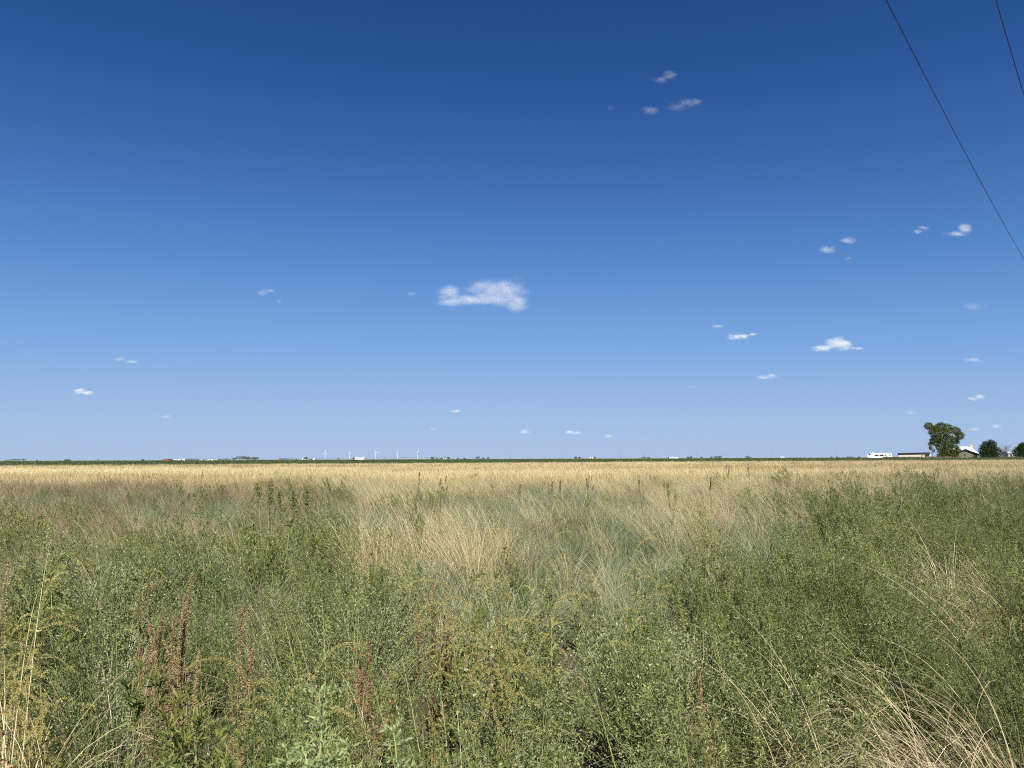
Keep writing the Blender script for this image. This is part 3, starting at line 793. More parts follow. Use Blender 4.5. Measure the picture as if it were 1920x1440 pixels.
def plank_fence():
    Y = 372; root = empty('plank_fence', (gx(1655, Y), Y, 0), 'weathered brown upright board fence in front of the cream shed', 'fence')
    r = random.Random(2); xs = [gx(p, Y) - gx(1655, Y) for p in np.linspace(1655, 1800, 21)]
    for i in range(20):
        b = MB(); x = xs[i] + .06; zt = 1.75 + r.uniform(-.08, .1)
        while x < xs[i + 1] - .1:
            w = .14; t = zt + r.uniform(-.04, .04); b.box(x, x + w - .012, -.02 + r.uniform(-.008, .008), .0, .05, t); x += w
        b.box(xs[i], xs[i + 1] - .12, .012, .05, .4, .5); b.box(xs[i], xs[i + 1] - .12, .012, .05, 1.4, 1.5)
        b.build('fence_panel', M['wood'] if i % 3 and i > 5 else M['wood2'], root)
        p = MB(); p.box(xs[i] - .06, xs[i] + .04, -.04, .07, 0, zt + .12); p.build('post', M['wood2'], root)
plank_fence()
def low_fence():
    Y = 380; x0 = gx(1868, Y); root = empty('rail_fence', (x0, Y, 0), 'low brown rail fence under the leafless trees at the right', 'fence')
    xs = [gx(p, Y) - x0 for p in np.linspace(1868, 1935, 12)]
    for x in xs:
        p = MB(); p.box(x - .07, x + .07, -.07, .07, 0, 1.5); p.build('post', M['wood'], root)
    for z in (.5, .95, 1.35):
        q = MB(); q.box(xs[0], xs[-1], -.12, -.08, z, z + .16); q.build('rail', M['wood'], root)
low_fence()
def pole(px, ytop, Y, label, arm=0.0, r=.14, name='utility_pole', group=None):
    root = empty(name, (gx(px, Y), Y, 0), label, 'pole', group)
    H = CAM_Z + (hor(px) - ytop) * Y / F
    m = MB(); m.tube([(0, 0, 0), (0, 0, H * .5), (0, 0, H)], [r * 1.25, r, r * .8], 8); m.build('shaft', M['polewood'], root)
    if arm:
        a = MB(); a.box(-arm, arm, -.2, -.05, H - .9, H - .65); a.build('crossarm', M['polewood'], root)
    return root
pole(1748, 833, 380, 'thin dark pole standing left of the shade tree', 0, .16)

def barn(name, cat, px0, px1, ytop, Y, wall, roof, label, group=None, pitch=.22, door=True, depth=None):
    """farm building with pitched roof, ridge along its length"""
    x0, x1 = gx(px0, Y), gx(px1, Y); c = (x0 + x1) / 2; h = (x1 - x0) / 2
    H = CAM_Z + (hor((px0 + px1) / 2) - ytop) * Y / F; d = depth or max(6, min(14, h)); rise = min(H * .35, d / 2 * pitch * 2)
    root = empty(name, (c, Y, 0), label, cat, group)
    w = MB(); w.box(-h, h, 0, d, 0, H - rise)
    w.hexa([(-h, 0, H - rise), (h, 0, H - rise), (h, d, H - rise), (-h, d, H - rise), (-h, d / 2 - .02, H - .02), (h, d / 2 - .02, H - .02), (h, d / 2 + .02, H - .02), (-h, d / 2 + .02, H - .02)])
    w.build('wall', M[wall], root)
    r = MB(); o = .4
    for sg in (-1, 1):
        ya = d / 2 + sg * (d / 2 + o); za = H - rise - o * rise / (d / 2) + .03
        r.hexa([(-h - o, d / 2, H + .03), (h + o, d / 2, H + .03), (h + o, ya, za), (-h - o, ya, za), (-h - o, d / 2, H + .2), (h + o, d / 2, H + .2), (h + o, ya, za + .17), (-h - o, ya, za + .17)])
    r.build('roof', M[roof], root)
    if door:
        q = MB(); dw = min(2.2, h * .35); q.box(-dw, dw, -.05, -.003, 0, (H - rise) * .85); q.build('door', M['dark'], root)
    return root
barn('outbuilding', 'shed', 1891, 1901, 846, 470, 'grey', 'grey', 'small grey outbuilding seen behind the leafless trees')
# farm buildings along the horizon, left to right
barn('red_barn', 'barn', 304, 319.5, 860.8, 1500, 'redmetal', 'redmetal', 'long red barn on the left horizon', door=False)
barn('farmhouse', 'house', 326, 331, 861.2, 2200, 'white', 'tin', 'tiny white building just right of the red barn')
barn('white_barn', 'barn', 333, 346.5, 860.2, 2200, 'white', 'tin', 'white barn between the red barn and the first dark hedge')
barn('metal_shed', 'shed', 376, 387, 862.3, 1500, 'white', 'tin', 'low pale shed, first of the row before the tall grove')
barn('metal_shed', 'shed', 389, 399, 861.3, 1500, 'white', 'tin', 'higher pale shed in the middle of the row before the tall grove')
barn('metal_shed', 'shed', 400.5, 407.5, 861.6, 1450, 'white', 'tin', 'short pale shed at the end of the row by the tall grove')
barn('red_shed', 'shed', 522.5, 529, 859.4, 2400, 'redmetal', 'redmetal', 'small red shed right of the tall grove', door=False)
barn('farmhouse', 'house', 566.5, 573, 858.6, 2400, 'white', 'tin', 'white farmhouse under a tree left of the wind turbines')
barn('delivery_shed', 'shed', 587, 590.5, 860, 2400, 'white', 'white', 'tiny white hut beside the leftmost turbine row', door=False)
barn('long_barn', 'barn', 664, 683, 857.6, 1700, 'white', 'tin', 'long white barn below the wind turbines', door=False)
barn('farmhouse', 'house', 831.5, 836, 858.6, 2100, 'white', 'tin', 'tiny white house among bushes at the pivot end')
barn('farmhouse', 'house', 1106, 1112, 857.4, 2200, 'cream', 'chimney', 'tan roofed farmhouse at the centre right horizon')
barn('metal_shed', 'shed', 1254.5, 1272, 856.7, 2000, 'white', 'tin', 'long pale shed alone on the horizon near two poles', door=False)
barn('metal_shed', 'shed', 1463.5, 1470.5, 856.3, 2000, 'white', 'tin', 'small pale shed left of the camper on the horizon', door=False)
barn('dark_shed', 'shed', 661.2, 663.6, 857.4, 1690, 'dark', 'dark', 'dark hut attached to the left of the long white barn', door=False)

def dtree(px, ytop, wpx, Y, label, seed, group=None, n=260):
    g = np.random.default_rng(seed); s = Y / F; root = empty('field_tree', (gx(px, Y), Y, 0), label, 'tree', group)
    H = CAM_Z + (hor(px) - ytop) * s; w = wpx * s / 2; k = max(2, int(wpx / max(1.5, (hor(px) - ytop)) * 1.2))
    lobes = [((i + .5) / k * 2 * w - w + g.normal() * w * .08, H * g.uniform(.45, .62), w / k * 1.5, H * g.uniform(.32, .42)) for i in range(k)]
    mb = MB(); crown(mb, lobes, n + 60 * k, max(.5, H * .13), g, shell=.2); mb.build('crown', M['tree'], root)
    tb = MB()
    limb(tb, (0, 0, 0), (0, 0, H * .55), .25, .12, g, .05, 3, 5)
    tb.build('trunk', M['bark'], root)
T = [(14, 861.6, 9, 2300, 'low dark tree at the far left edge of the horizon'), (24, 860.6, 11, 2300, 'dark tree second from the left edge'),
     (34, 860.4, 10, 2300, 'dark tree third from the left edge'), (44, 859.8, 8, 2300, 'taller dark tree ending the leftmost clump'), (70, 862, 4, 2500, 'tiny bush right of the leftmost clump'),
     (126, 860.6, 11, 900, 'round bush at the edge of the crop beside a thin pole'), (184.5, 861, 3, 2400, 'tiny dark shrub standing alone between bush and barn'), (267.5, 861, 5, 1100, 'small round bush in the crop left of the red barn'),
     (317.5, 861, 5, 1450, 'small dark tree at the right end of the red barn'),
     (353, 859.8, 8, 2300, 'first low tree right of the white barn'), (362, 859.6, 9, 2300, 'middle low tree right of the white barn'), (370, 860.2, 6, 2300, 'last low tree right of the white barn'),
     (384, 860.4, 5, 2200, 'low tree rising behind the first pale shed'), (391, 860.3, 6, 2300, 'low tree rising behind the middle pale shed'),
     (403, 860.2, 10, 2000, 'low tree starting the long hedge before the tall grove'), (414, 859.8, 11, 2000, 'second low tree before the tall grove'), (426, 859.2, 12, 2000, 'third low tree before the tall grove'),
     (440, 857.8, 10, 1900, 'leftmost tree of the tall grove'), (450, 855.2, 12, 1900, 'broad tall tree of the grove'), (461.5, 855.0, 10, 1900, 'tall tree in the middle of the grove'),
     (470, 857.6, 9, 1900, 'lower tree inside the tall grove'), (478.5, 855.4, 11, 1900, 'rightmost round tree of the tall grove'),
     (535, 859.2, 9, 2400, 'first tree right of the red shed'), (545, 859.3, 10, 2400, 'second tree right of the red shed'), (555, 860, 6, 2400, 'small tree ending the row by the red shed'),
     (573.5, 856.4, 6, 2350, 'round tree above the white farmhouse left of the turbines'), (582, 859.9, 8, 2400, 'low hedge tree right of the white farmhouse'), (590, 860, 7, 2450, 'low hedge tree under the first turbine'),
     (635, 859, 3, 2300, 'tiny bush between first and second turbine'),
     (811, 856.2, 6, 1900, 'round dark bush left of the pivot end'), (819, 858, 3.5, 1950, 'tiny bush right of the round one near the pivot end'), (828, 858, 4, 2000, 'small bush left of the tiny white house'),
     (834.5, 856.6, 3.5, 2150, 'bush behind the tiny white house'), (841, 856.4, 4, 2000, 'bush right of the tiny white house'),
     (858.5, 858, 3.5, 2200, 'tiny bush just beyond the pivot end'), (871, 858, 4, 2200, 'small bush second beyond the pivot end'), (895.5, 855.6, 8, 2000, 'largest round tree in the centre of the horizon'),
     (906, 857.6, 6, 2100, 'low bush right of the centre tree'), (915, 857.3, 3, 2100, 'tiny bush beside a pole right of the centre tree'),
     (1079.5, 855.9, 4, 2100, 'small dark tree, left of a pair right of centre'), (1086.5, 856.2, 3.5, 2100, 'small dark tree, right of a pair right of centre'), (1115.5, 856.3, 4, 2150, 'small tree beside the tan roofed farmhouse'),
     (1207, 856.4, 8, 2100, 'flat dark tree left of the tall horizon pole'), (1216, 856.4, 7, 2100, 'flat dark tree right of the tall horizon pole'),
     (1290, 855.8, 3.5, 2100, 'tiny dark bush right of the long pale shed'), (1295.5, 855.2, 4, 2100, 'dark bush under a short pole right of the long pale shed'), (1315, 856, 5, 2100, 'flat bush between two poles on the right horizon'),
     (1334, 856, 6, 2100, 'flat bush left of the double tree'), (1342.5, 854.6, 6, 2050, 'left half of the double tree on the right horizon'), (1350, 854.5, 6, 2050, 'right half of the double tree on the right horizon'),
     (1401.5, 854.3, 6, 2000, 'pointed tree alone on the right horizon'), (1407, 856.3, 4, 2050, 'low bush touching the pointed tree'),
     (1558.5, 855.6, 4, 1800, 'small round tree left of the camper'), (1569, 856, 3.5, 1800, 'tiny round bush left of the camper'), (1590, 855.9, 5, 1700, 'bush nearer the camper, left of a pair'),
     (1597, 855.7, 6, 1700, 'bush nearer the camper, right of a pair'), (1610.5, 855.8, 4, 1700, 'tiny bush just left of the camper')]
for i, (px, yt, w, Y, lb) in enumerate(T): dtree(px, yt, w, Y, lb, 400 + i, 'small trees along the horizon')
PL = [(129.5, 857, 1500, 'pole rising behind the round bush at left'), (222.5, 859, 2000, 'short pole left of the red barn'), (492, 857.4, 1900, 'pole just right of the tall grove'),
      (917.5, 853.5, 1500, 'pole right of the centre tree'), (957, 851, 1400, 'first thin pole right of centre'), (988.5, 850.5, 1350, 'second thin pole right of centre'), (1023, 852, 1500, 'third thin pole right of centre'),
      (1055, 852, 1500, 'fourth thin pole right of centre'), (1163, 849, 1200, 'faint pole left of the tall horizon pole'), (1208.5, 849.5, 1300, 'tall dark pole standing over two flat trees'),
      (1254, 851, 1300, 'pole at the left end of the long pale shed'), (1295.5, 849.8, 1300, 'pole over the dark bush on the right horizon'), (1306, 850.5, 1300, 'pole between dark bush and flat bush'), (1362.5, 850.5, 1200, 'pole right of the double tree'),
      (1447.5, 849, 1100, 'pole left of the small pale shed'), (1540, 848, 1000, 'pole left of the small round tree'), (1567.5, 850, 1100, 'pole over the tiny round bush'), (1581, 848, 1000, 'pole nearest the camper')]
for px, yt, Y, lb in PL: pole(px, yt, Y, lb, .9, .15, group='utility poles along the horizon')

def turbine(px, yhub, rot, yaw, label):
    Y = 9000; H = CAM_Z + (hor(px) - yhub) * Y / F; root = empty('wind_turbine', (gx(px, Y), Y, 0), label, 'wind turbine', 'wind turbines on the horizon')
    m = MB(); m.tube([(0, 0, 0), (0, 0, H * .5), (0, 0, H)], [3.4, 2.8, 2.2], 12); m.build('tower', M['tower'], root)
    c, s_ = math.cos(yaw), math.sin(yaw)
    f = np.array([s_, -c, 0]); sd = np.array([c, s_, 0])
    n = MB(); n.tube([np.array([0, 0, H + 1.5]) - f * 7, np.array([0, 0, H + 1.5]), np.array([0, 0, H + 1.5]) + f * 5], [1.4, 2.6, 2.2], 8); n.build('nacelle', M['tower'], root)
    h = MB(); h.tube([np.array([0, 0, H + 1.5]) + f * 5, np.array([0, 0, H + 1.5]) + f * 7, np.array([0, 0, H + 1.5]) + f * 8.5], [2.4, 2.0, .3], 8); h.build('hub', M['tower'], root)
    for k in range(3):
        a = rot + k * 2 * math.pi / 3; d = sd * math.sin(a) + np.array([0, 0, 1.0]) * math.cos(a); o = np.array([0, 0, H + 1.5]) + f * 7
        b = MB(); b.tube([o, o + d * 10, o + d * 30, o + d * 52], [1.3, 2.3, 1.5, .4], 6); b.build('blade', M['tower'], root)
turbine(609.5, 849.0, .15, .5, 'leftmost of the five white wind turbines')
turbine(655.5, 848.8, 1.55, 1.1, 'second wind turbine from the left with one level blade')
turbine(704.5, 848.4, -.55, .2, 'middle wind turbine of five with blades in a Y shape')
turbine(745, 849.0, .1, 1.0, 'fourth wind turbine from the left, blade pointing up')
turbine(782.5, 849.0, .3, 1.15, 'rightmost of the five white wind turbines')

def pivot():
    A = Vector((gx(847.5, 1050), 1050, 0)); B = Vector((gx(592, 1900), 1900, 0)); n = 16
    root = empty('irrigation_pivot', A, 'long steel pivot irrigation boom on wheeled towers left of centre', 'irrigation boom')
    D = (B - A) / n; u = D.normalized(); side = Vector((-u.y, u.x, 0))
    for i in range(n + 1):
        p = D * i; m = MB()
        for sg in (-1, 1):
            m.tube([p + side * sg * 0.3 + Vector((0, 0, 3.6)), p + side * sg * 2.0 + Vector((0, 0, .5))], [.09, .09], 4)
        m.tube([p + side * -2.0 + Vector((0, 0, .5)), p + side * 2.0 + Vector((0, 0, .5))], [.09, .09], 4)
        m.build('tower', M['galv'], root)
        for sg in (-1, 1):
            w = MB(); q = p + side * sg * 2.0 + Vector((0, 0, .55)); w.tube([q - u * .16, q - u * .15, q + u * .15, q + u * .16], [.01, .55, .55, .01], 12); w.build('wheel', M['rubber'], root)
        if i < n:
            s_ = MB(); k = 8
            top = [p + D * (j / k) + Vector((0, 0, 3.7 + .9 * math.sin(math.pi * j / k))) for j in range(k + 1)]
            s_.tube(top, .21, 5)
            for j in range(1, k):
                low = p + D * (j / k) + Vector((0, 0, 3.1 + .9 * math.sin(math.pi * j / k)))
                s_.tube([top[j], low], .09, 4); s_.tube([top[j - 1], low], .09, 4)
            s_.build('truss_span', M['galv'], root)
    t = MB(); t.tube([Vector((0, 0, 3.7)), Vector((0, 0, 5.6)) + u * 1.0], [.09, .09], 5); t.build('end_boom', M['galv'], root)
pivot()

# ------------------------------------------------------------------ overhead cables
def cable(p1, p2, h, sag, label):
    a = ray(*p1); b = ray(*p2)
    A = Vector((0, 0, CAM_Z)) + a * (h / a.z); B = Vector((0, 0, CAM_Z)) + b * (h / b.z); D = B - A
    pts = []
    for i in range(81):
        t = -2.2 + 6.0 * i / 80; w = sag * 4 * t * (1 - t) if 0 <= t <= 1 else (sag * 4 * (t if t < 0 else 1 - t))
        pts.append(A + D * t + Vector((0, 0, -w)))
    m = MB(); m.tube(pts, .0095, 6); o = m.build('overhead_cable', M['wire']); tag(o, label, 'cable', 'overhead cables at the upper right')
cable((1661.5, 0), (1920, 486), 9.0, .16, 'longer dark cable running down to the right edge of the sky')
cable((1867.5, 0), (1920, 178), 9.0, .03, 'short dark cable cutting the top right corner of the sky')

# ------------------------------------------------------------------ weeds that stand out one by one
def spot(px, ytop, h):
    d = (CAM_Z - h) * F / (ytop - hor(px)); p = at(px, ytop, d); return p.x, d
def weed_thing(name, loc, parts, label, cat, group=None, rz=0.0):
    if loc[1] < 9: CLEAR.append((loc[0], loc[1] - .12, .34))
    root = empty(name, (loc[0], loc[1], gz(loc[0], loc[1])), label, cat, group, rz)
    for nm, mb, m in parts:
        if mb.v: mb.build(nm, m, root)
    return root
G1 = 'tall seeding pigweeds in the near field'
def pig(px, yt, h, seed, style, label, **kw):
    st, lf, sp = plume(seed, h, kw.get('ns', 6), .015, .05) if style == 'rust' and yt > 1050 else amaranth(seed, h=h, **{**kw, 'leafy': int(kw.get('leafy', 60) * (1.5 if style == 'rust' else 1)), 'lw': min(kw.get('lw', .022), .009) if style == 'rust' else kw.get('lw', .022)}); x, y = spot(px, yt, h * 1.0)
    ms = {'gold': ('stem_dry', 'bright', 'gold'), 'rust': ('stem_dry', 'rust', 'plume'), 'red': ('stem_red', 'rust', 'plume'), 'green': ('stem', 'bright', 'bright'), 'olive': ('stem', 'bright', 'gold')}[style]
    weed_thing('pigweed', (x, y), [('stem', st, M[ms[0]]), ('foliage', lf, M[ms[1]]), ('seed_head', sp, M[ms[2]])], label, 'weed', G1)
pig(84, 1142, .98, 1, 'gold', 'tall yellow pigweed with drooping tassels near the left edge', ns=12, leafy=16, droop=2.9)
pig(114, 1188, .92, 2, 'gold', 'yellow pigweed just right of the tallest one at the left edge', ns=10, leafy=14, droop=2.8)
pig(66, 1245, .78, 3, 'gold', 'short drooping yellow pigweed below the tall left pair', ns=12, leafy=34, droop=2.8)
pig(333, 1070, 1.12, 4, 'rust', 'tall rust brown dried pigweed in the left foreground', ns=7, leafy=190, droop=.7, lw=.013)
pig(346, 1112, 1.02, 5, 'rust', 'rust brown dried pigweed touching the tallest brown one', ns=8, leafy=170, droop=1.4, lw=.013)
pig(318, 1140, .92, 6, 'rust', 'lower rust brown pigweed left of the tallest brown one', ns=6, leafy=130, droop=2.2, lw=.012)
pig(290, 1062, 1.02, 7, 'rust', 'slim brown spike left of and behind the rust pigweeds', ns=4, leafy=40, droop=.5, lw=.012)
pig(9, 1165, 1.12, 8, 'red', 'red stemmed pigweed cut by the left edge of the picture', ns=5, leafy=30, droop=.25, sr=.016, top=.34)
pig(452, 1132, .95, 9, 'rust', 'small reddish arching pigweed in the left middle ground', ns=3, leafy=30, droop=2.2)
pig(835, 1082, 1.02, 10, 'olive', 'bushy green gold pigweed left in the central cluster', ns=14, leafy=70, droop=2.7)
pig(872, 1074, 1.06, 11, 'olive', 'tallest green gold pigweed of the central cluster', ns=14, leafy=60, droop=2.7)
pig(905, 1090, 1.0, 12, 'green', 'leafy green pigweed in the middle of the central cluster', ns=9, leafy=90, droop=2.3)
pig(952, 1098, 1.05, 13, 'gold', 'golden pigweed with orange stem right in the central cluster', ns=14, leafy=80, droop=2.6)
pig(812, 1100, .95, 14, 'rust', 'brownish pigweed at the left side of the central cluster', ns=9, leafy=110, droop=1.8, lw=.014)
pig(938, 1170, .9, 15, 'gold', 'lower golden pigweed below the central cluster', ns=12, leafy=60, droop=2.8)
pig(618, 1215, .84, 16, 'olive', 'pale green drooping pigweed in the lower centre left', ns=10, leafy=30, droop=2.8)
pig(498, 1222, .82, 17, 'gold', 'small yellow pigweed in the lower left centre', ns=11, leafy=30, droop=2.7)
pig(703, 1200, .84, 18, 'rust', 'small red brown pigweed clump right of the pale drooping one', ns=7, leafy=80, droop=.8, lw=.012)
pig(684, 1255, .74, 19, 'rust', 'low red brown pigweed beneath the pale arching straws', ns=5, leafy=70, droop=.8, lw=.012)
pig(1320, 1262, .70, 20, 'rust', 'single low rust coloured pigweed in the green at right', ns=4, leafy=50, droop=.9, lw=.012)
pig(1090, 1030, 1.05, 21, 'olive', 'yellow green pigweed right of centre in the middle ground', ns=10, leafy=70, droop=2.3)
pig(1205, 1015, 1.05, 22, 'gold', 'yellow pigweed in the green middle ground right of centre', ns=9, leafy=60, droop=2.2)
pig(1345, 958, 1.14, 23, 'olive', 'tall dark stemmed pigweed against the straw grass right of centre', ns=12, leafy=80, droop=1.9)
pig(1312, 972, 1.08, 24, 'olive', 'curving pigweed left of the tall dark stemmed one', ns=10, leafy=70, droop=2.4)
pig(1372, 990, 1.02, 25, 'rust', 'brownish pigweed right of the tall dark stemmed one', ns=9, leafy=100, droop=1.5)
pig(1040, 1000, 1.05, 26, 'olive', 'green gold pigweed at the edge of straw grass near centre', ns=9, leafy=80, droop=2.2)
for i, (px, yt, lb) in enumerate([(486, 893, 'leftmost of the leafy green pigweeds standing against the golden grass'), (512, 892, 'second leafy green pigweed against the golden grass at left'),
        (530, 898, 'middle leafy green pigweed against the golden grass at left'), (556, 899, 'fourth leafy green pigweed against the golden grass at left'), (580, 896, 'rightmost tall green pigweed against the golden grass at left')]):
    pig(px, yt, 1.18, 40 + i, 'green' if i % 2 else 'olive', lb, ns=18, leafy=420, droop=1.6, lw=.05, sr=.02)

def stalk(px, yt, h, seed, label, mat='dark_stalk', r=.03, top=.2, nb=3):
    g = np.random.default_rng(seed); x, y = spot(px, yt, h); st, sp = MB(), MB()
    Pp = arc((0, 0, 0), g.random() * 6.28, .02, .12, h - top, 5); st.tube(Pp, np.linspace(.006, .004, 6), 5, 0, .3)
    r *= .72; spike(sp, arc(Pp[-1], g.random() * 6, .0, .2, top, 5), r, g, 0, 900, .018)
    for k in range(nb):
        q = arc(Pp[3 + k % 2], g.random() * 6.28, .5, -.35, h * .3, 4); st.tube(q, .003, 4, 0, .3); spike(sp, arc(q[-1], 0, .1, .2, top * .6, 4), r * .7, g, 0, 800, .016)
    weed_thing('seed_stalk', (x, y), [('stem', st, M['dark_stalk'] if mat == 'dark_stalk' else M['brown']), ('seed_head', sp, M[mat])], label, 'seed stalk', 'dark seed stalks rising above the grass')
for i, a in enumerate([(348, 922, 1.08, 'thick dark seed stalk standing out in the left middle ground', 'dark_stalk', .035, .12, 3),
    (288, 925, 1.1, 'thin brown stalk left of the thick dark one', 'brown', .016, .15, 1),
    (826, 895, 1.25, 'dark forked stalk in the golden grass near centre', 'dark_stalk', .04, .22, 3),
    (920, 905, 1.15, 'red brown seed head, left of the two near centre', 'seedred', .075, .20, 0),
    (973, 906, 1.15, 'red brown seed head, right of the two near centre', 'seedred', .07, .22, 0),
    (1045, 897, 1.2, 'narrow dark green stalk in the golden grass right of centre', 'dark_stalk', .035, .3, 0),
    (1034, 900, 1.2, 'short reddish stalk just left of the narrow dark one', 'seedred', .035, .2, 1),
    (1104, 893, 1.2, 'olive branching stalk in golden grass right of centre', 'dark_stalk', .035, .2, 4),
    (1206, 898, 1.2, 'small dark stalk tip right of the olive branching one', 'dark_stalk', .03, .12, 0),
    (1332, 893, 1.2, 'thin dark stalk before the dull green patch at right', 'dark_stalk', .025, .25, 1),
    (1260, 910, 1.15, 'green bushy stalk in the straw right of centre', 'bright', .07, .2, 4),
    (1366, 873, 1.35, 'dark stalk on the far golden field at right', 'dark_stalk', .06, .3, 2),
    (1402, 874, 1.35, 'dark stalk second on the far golden field at right', 'dark_stalk', .05, .35, 0),
    (1680, 905, 1.2, 'dark stalk above the straw at the far right', 'dark_stalk', .03, .15, 1),
    (498, 930, 1.05, 'tall dark thin stalk left of centre in pale grass', 'dark_stalk', .016, .3, 1),
    (374, 890, 1.2, 'small dark seed head in the golden grass at left', 'seedred', .05, .15, 0),
    (790, 885, 1.3, 'single dark spike in the far golden grass near centre', 'dark_stalk', .03, .3, 0),
    (1484, 955, 1.1, 'short brown leaf stalk in straw right of the tall pigweed', 'brown', .02, .15, 1)]):
    stalk(a[0], a[1], a[2], 600 + i, a[3], *a[4:])

def arching(px, d, n, h, seed, label, w=.0045, bend=2.9, th=.22, lean=.35, mat='pale_straw', r=.05, heads=0):
    p = at(px, 1300, d); mb = tuft(seed, n=int(n * 1.5), h=h * .92, r=r, w=w * .8, th=th, bend=bend, k=14, lean=lean, hsd=.3, power=2.0, mi=0, heads=max(2, n // 4), mih=0)
    g = np.random.default_rng(seed + 9); x = p.x
    root = empty('arching_grass', (x, d, gz(x, d)), label, 'grass tuft', 'arching dry grass tufts')
    mb.build('blades', M[mat], root).name = 'blade_tuft'
    lo = tuft(seed + 50, n=max(10, n), h=h * .45, r=r, w=w * .9, th=.5, bend=1.6, k=5, lean=.1); lo.build('basal_tuft', M['straw_grn'], root)
for i, a in enumerate([
    (16, 2.75, 100, 1.12, 'thick pale tuft of drooping grass in the bottom left corner'), (105, 2.8, 14, 1.05, 'few pale drooping blades right of the corner tuft'),
    (415, 2.4, 6, 1.05, 'thin pale blades arching high in the lower left'), (520, 2.3, 7, 1.05, 'pale arching blades beside the small yellow pigweed'),
    (655, 2.35, 7, 1.15, 'long pale straws arching over the red brown pigweed'), (745, 2.5, 5, 1.05, 'single wide pale arch left of lower centre'),
    (835, 2.1, 5, .95, 'low pale arch near the bottom centre'), (1105, 2.0, 4, .9, 'lone pale straw slanting at the bottom right of centre'),
    (1490, 2.7, 16, .9, 'pale arching blades left of the bare gap'), (1560, 2.8, 20, .92, 'pale arching blades over the left of the bare gap'),
    (1680, 3.0, 24, 1.0, 'bright arching blades above the dark gap at lower right'), (1745, 2.8, 60, .98, 'dense pale tuft right of the dark gap'),
    (1800, 2.7, 90, .96, 'dense straw tuft at the bottom near the right corner'), (1875, 2.65, 110, .95, 'thick straw tuft in the bottom right corner'),
    (1910, 3.0, 80, 1.0, 'straw tuft cut by the lower right edge'), (1720, 3.1, 9, 1.08, 'tall arching straws in the green at right'),
    (1830, 3.2, 12, 1.18, 'tallest arching straws with yellow heads near the right edge'), (1910, 3.5, 8, 1.0, 'straws leaning in from the right edge'),
    (1890, 4.9, 60, 1.1, 'pale grass tuft at the right edge, lower of three'), (1925, 5.5, 60, 1.15, 'pale grass tuft at the right edge, middle of three'), (1860, 6.3, 60, 1.15, 'pale grass tuft at the right edge, upper of three'),
    (1480, 4.1, 10, .8, 'small silvery tuft in the green right of centre'), (355, 3.9, 14, .95, 'silvery tuft behind the tallest rust pigweed'),
    (15, 6.5, 40, 1.3, 'dry branching tuft at the left edge in the middle ground')]):
    arching(a[0], a[1], a[2], a[3], 700 + i * 3, a[4], w=.0062 if a[0] < 60 and a[1] < 3 else .0034 if a[0] < 1400 else .0048 if a[1] < 3 else .0060, lean=.5 if a[0] > 1400 else .25, th=.55 if a[0] < 60 or a[0] > 1700 else .25, bend=3.1)

def sprig(px, yt, d, seed, label, spread=.10, nbr=6):
    """pale green sprig with small lobed leaves standing close to the camera"""
    g = np.random.default_rng(seed); top = at(px, yt, d); H = top.z - gz(top.x, d); st, lf = MB(), MB()
    Pp = arc((0, 0, 0), 2.4, .02, .06, H * .93, 8); st.tube(Pp, np.linspace(.0045, .0022, 9), 6, 0, .7)
    shoots = [(Pp[-1] - np.array([0, 0, .002]), 0, .15, H * .07)]
    for k in range(nbr):
        t = 1 - .012 - .030 * k / H * 1.0; z = H * .93 * t; o = np.array([Pp[-1][0] * t, Pp[-1][1] * t, z])
        shoots.append((o, (k % 2) * math.pi + g.normal() * .5, g.uniform(.7, 1.15), spread * g.uniform(.6, 1.0) * (1 + .12 * k)))
    for o, az, th, ln in shoots:
        B = arc(o, az, th, -.35, ln, 5); st.tube(B, np.linspace(.0017, .0008, 6), 5, 0, .8)
        for j in range(1, 6):
            for q in range(4):
                a = g.random() * 6.28; dd = np.array([math.cos(a), math.sin(a), g.uniform(.1, .8)]); L = g.uniform(.014, .028)
                e = B[j] + (B[j - 1] - B[j]) * g.random() + dd * L
                m = 6; tt = np.linspace(.25, 1, m)[:, None]; c = B[j] + (e - B[j]) * tt
                lf.leaves(c, dd + g.normal(size=(m, 3)) * .6, .0085, .0030, g, 0, .1); lf.leaves([B[j]], dd[None, :], L, .003, g, 0, 0)
    m = 60; z = g.uniform(.3, .85, m); a = g.random(m) * 6.28; o = Pp[np.minimum((z * 8).astype(int), 7)]
    lf.leaves(o + np.array([0, 0, 1]) * g.random((m, 1)) * H * .1, np.stack([np.cos(a), np.sin(a), g.uniform(-.2, .7, m)], -1), .05 * g.uniform(.5, 1, m), .006, g, 0, .2)
    weed_thing('weed_sprig', (top.x, d), [('stem', st, M['sprigstem']), ('foliage', lf, M['sprig'])], label, 'weed', 'pale sprigs closest to the camera')
M['sprig'] = leafmat('pale_sprig_leaf', [(0, (.20, .27, .10)), (1, (.42, .48, .22))], spec=.1); M['sprigstem'] = leafmat('pale_sprig_stem', [(0, (.26, .32, .12)), (1, (.38, .42, .18))], transl=0)
sprig(648, 1312, 1.0, 1, 'large pale sprig with forked top at the bottom left of centre', .075, 6)
sprig(585, 1418, .95, 2, 'low pale shoot left of the large forked sprig', .035, 2)
sprig(792, 1388, 1.0, 3, 'short pale sprig right of the large forked one', .035, 2)

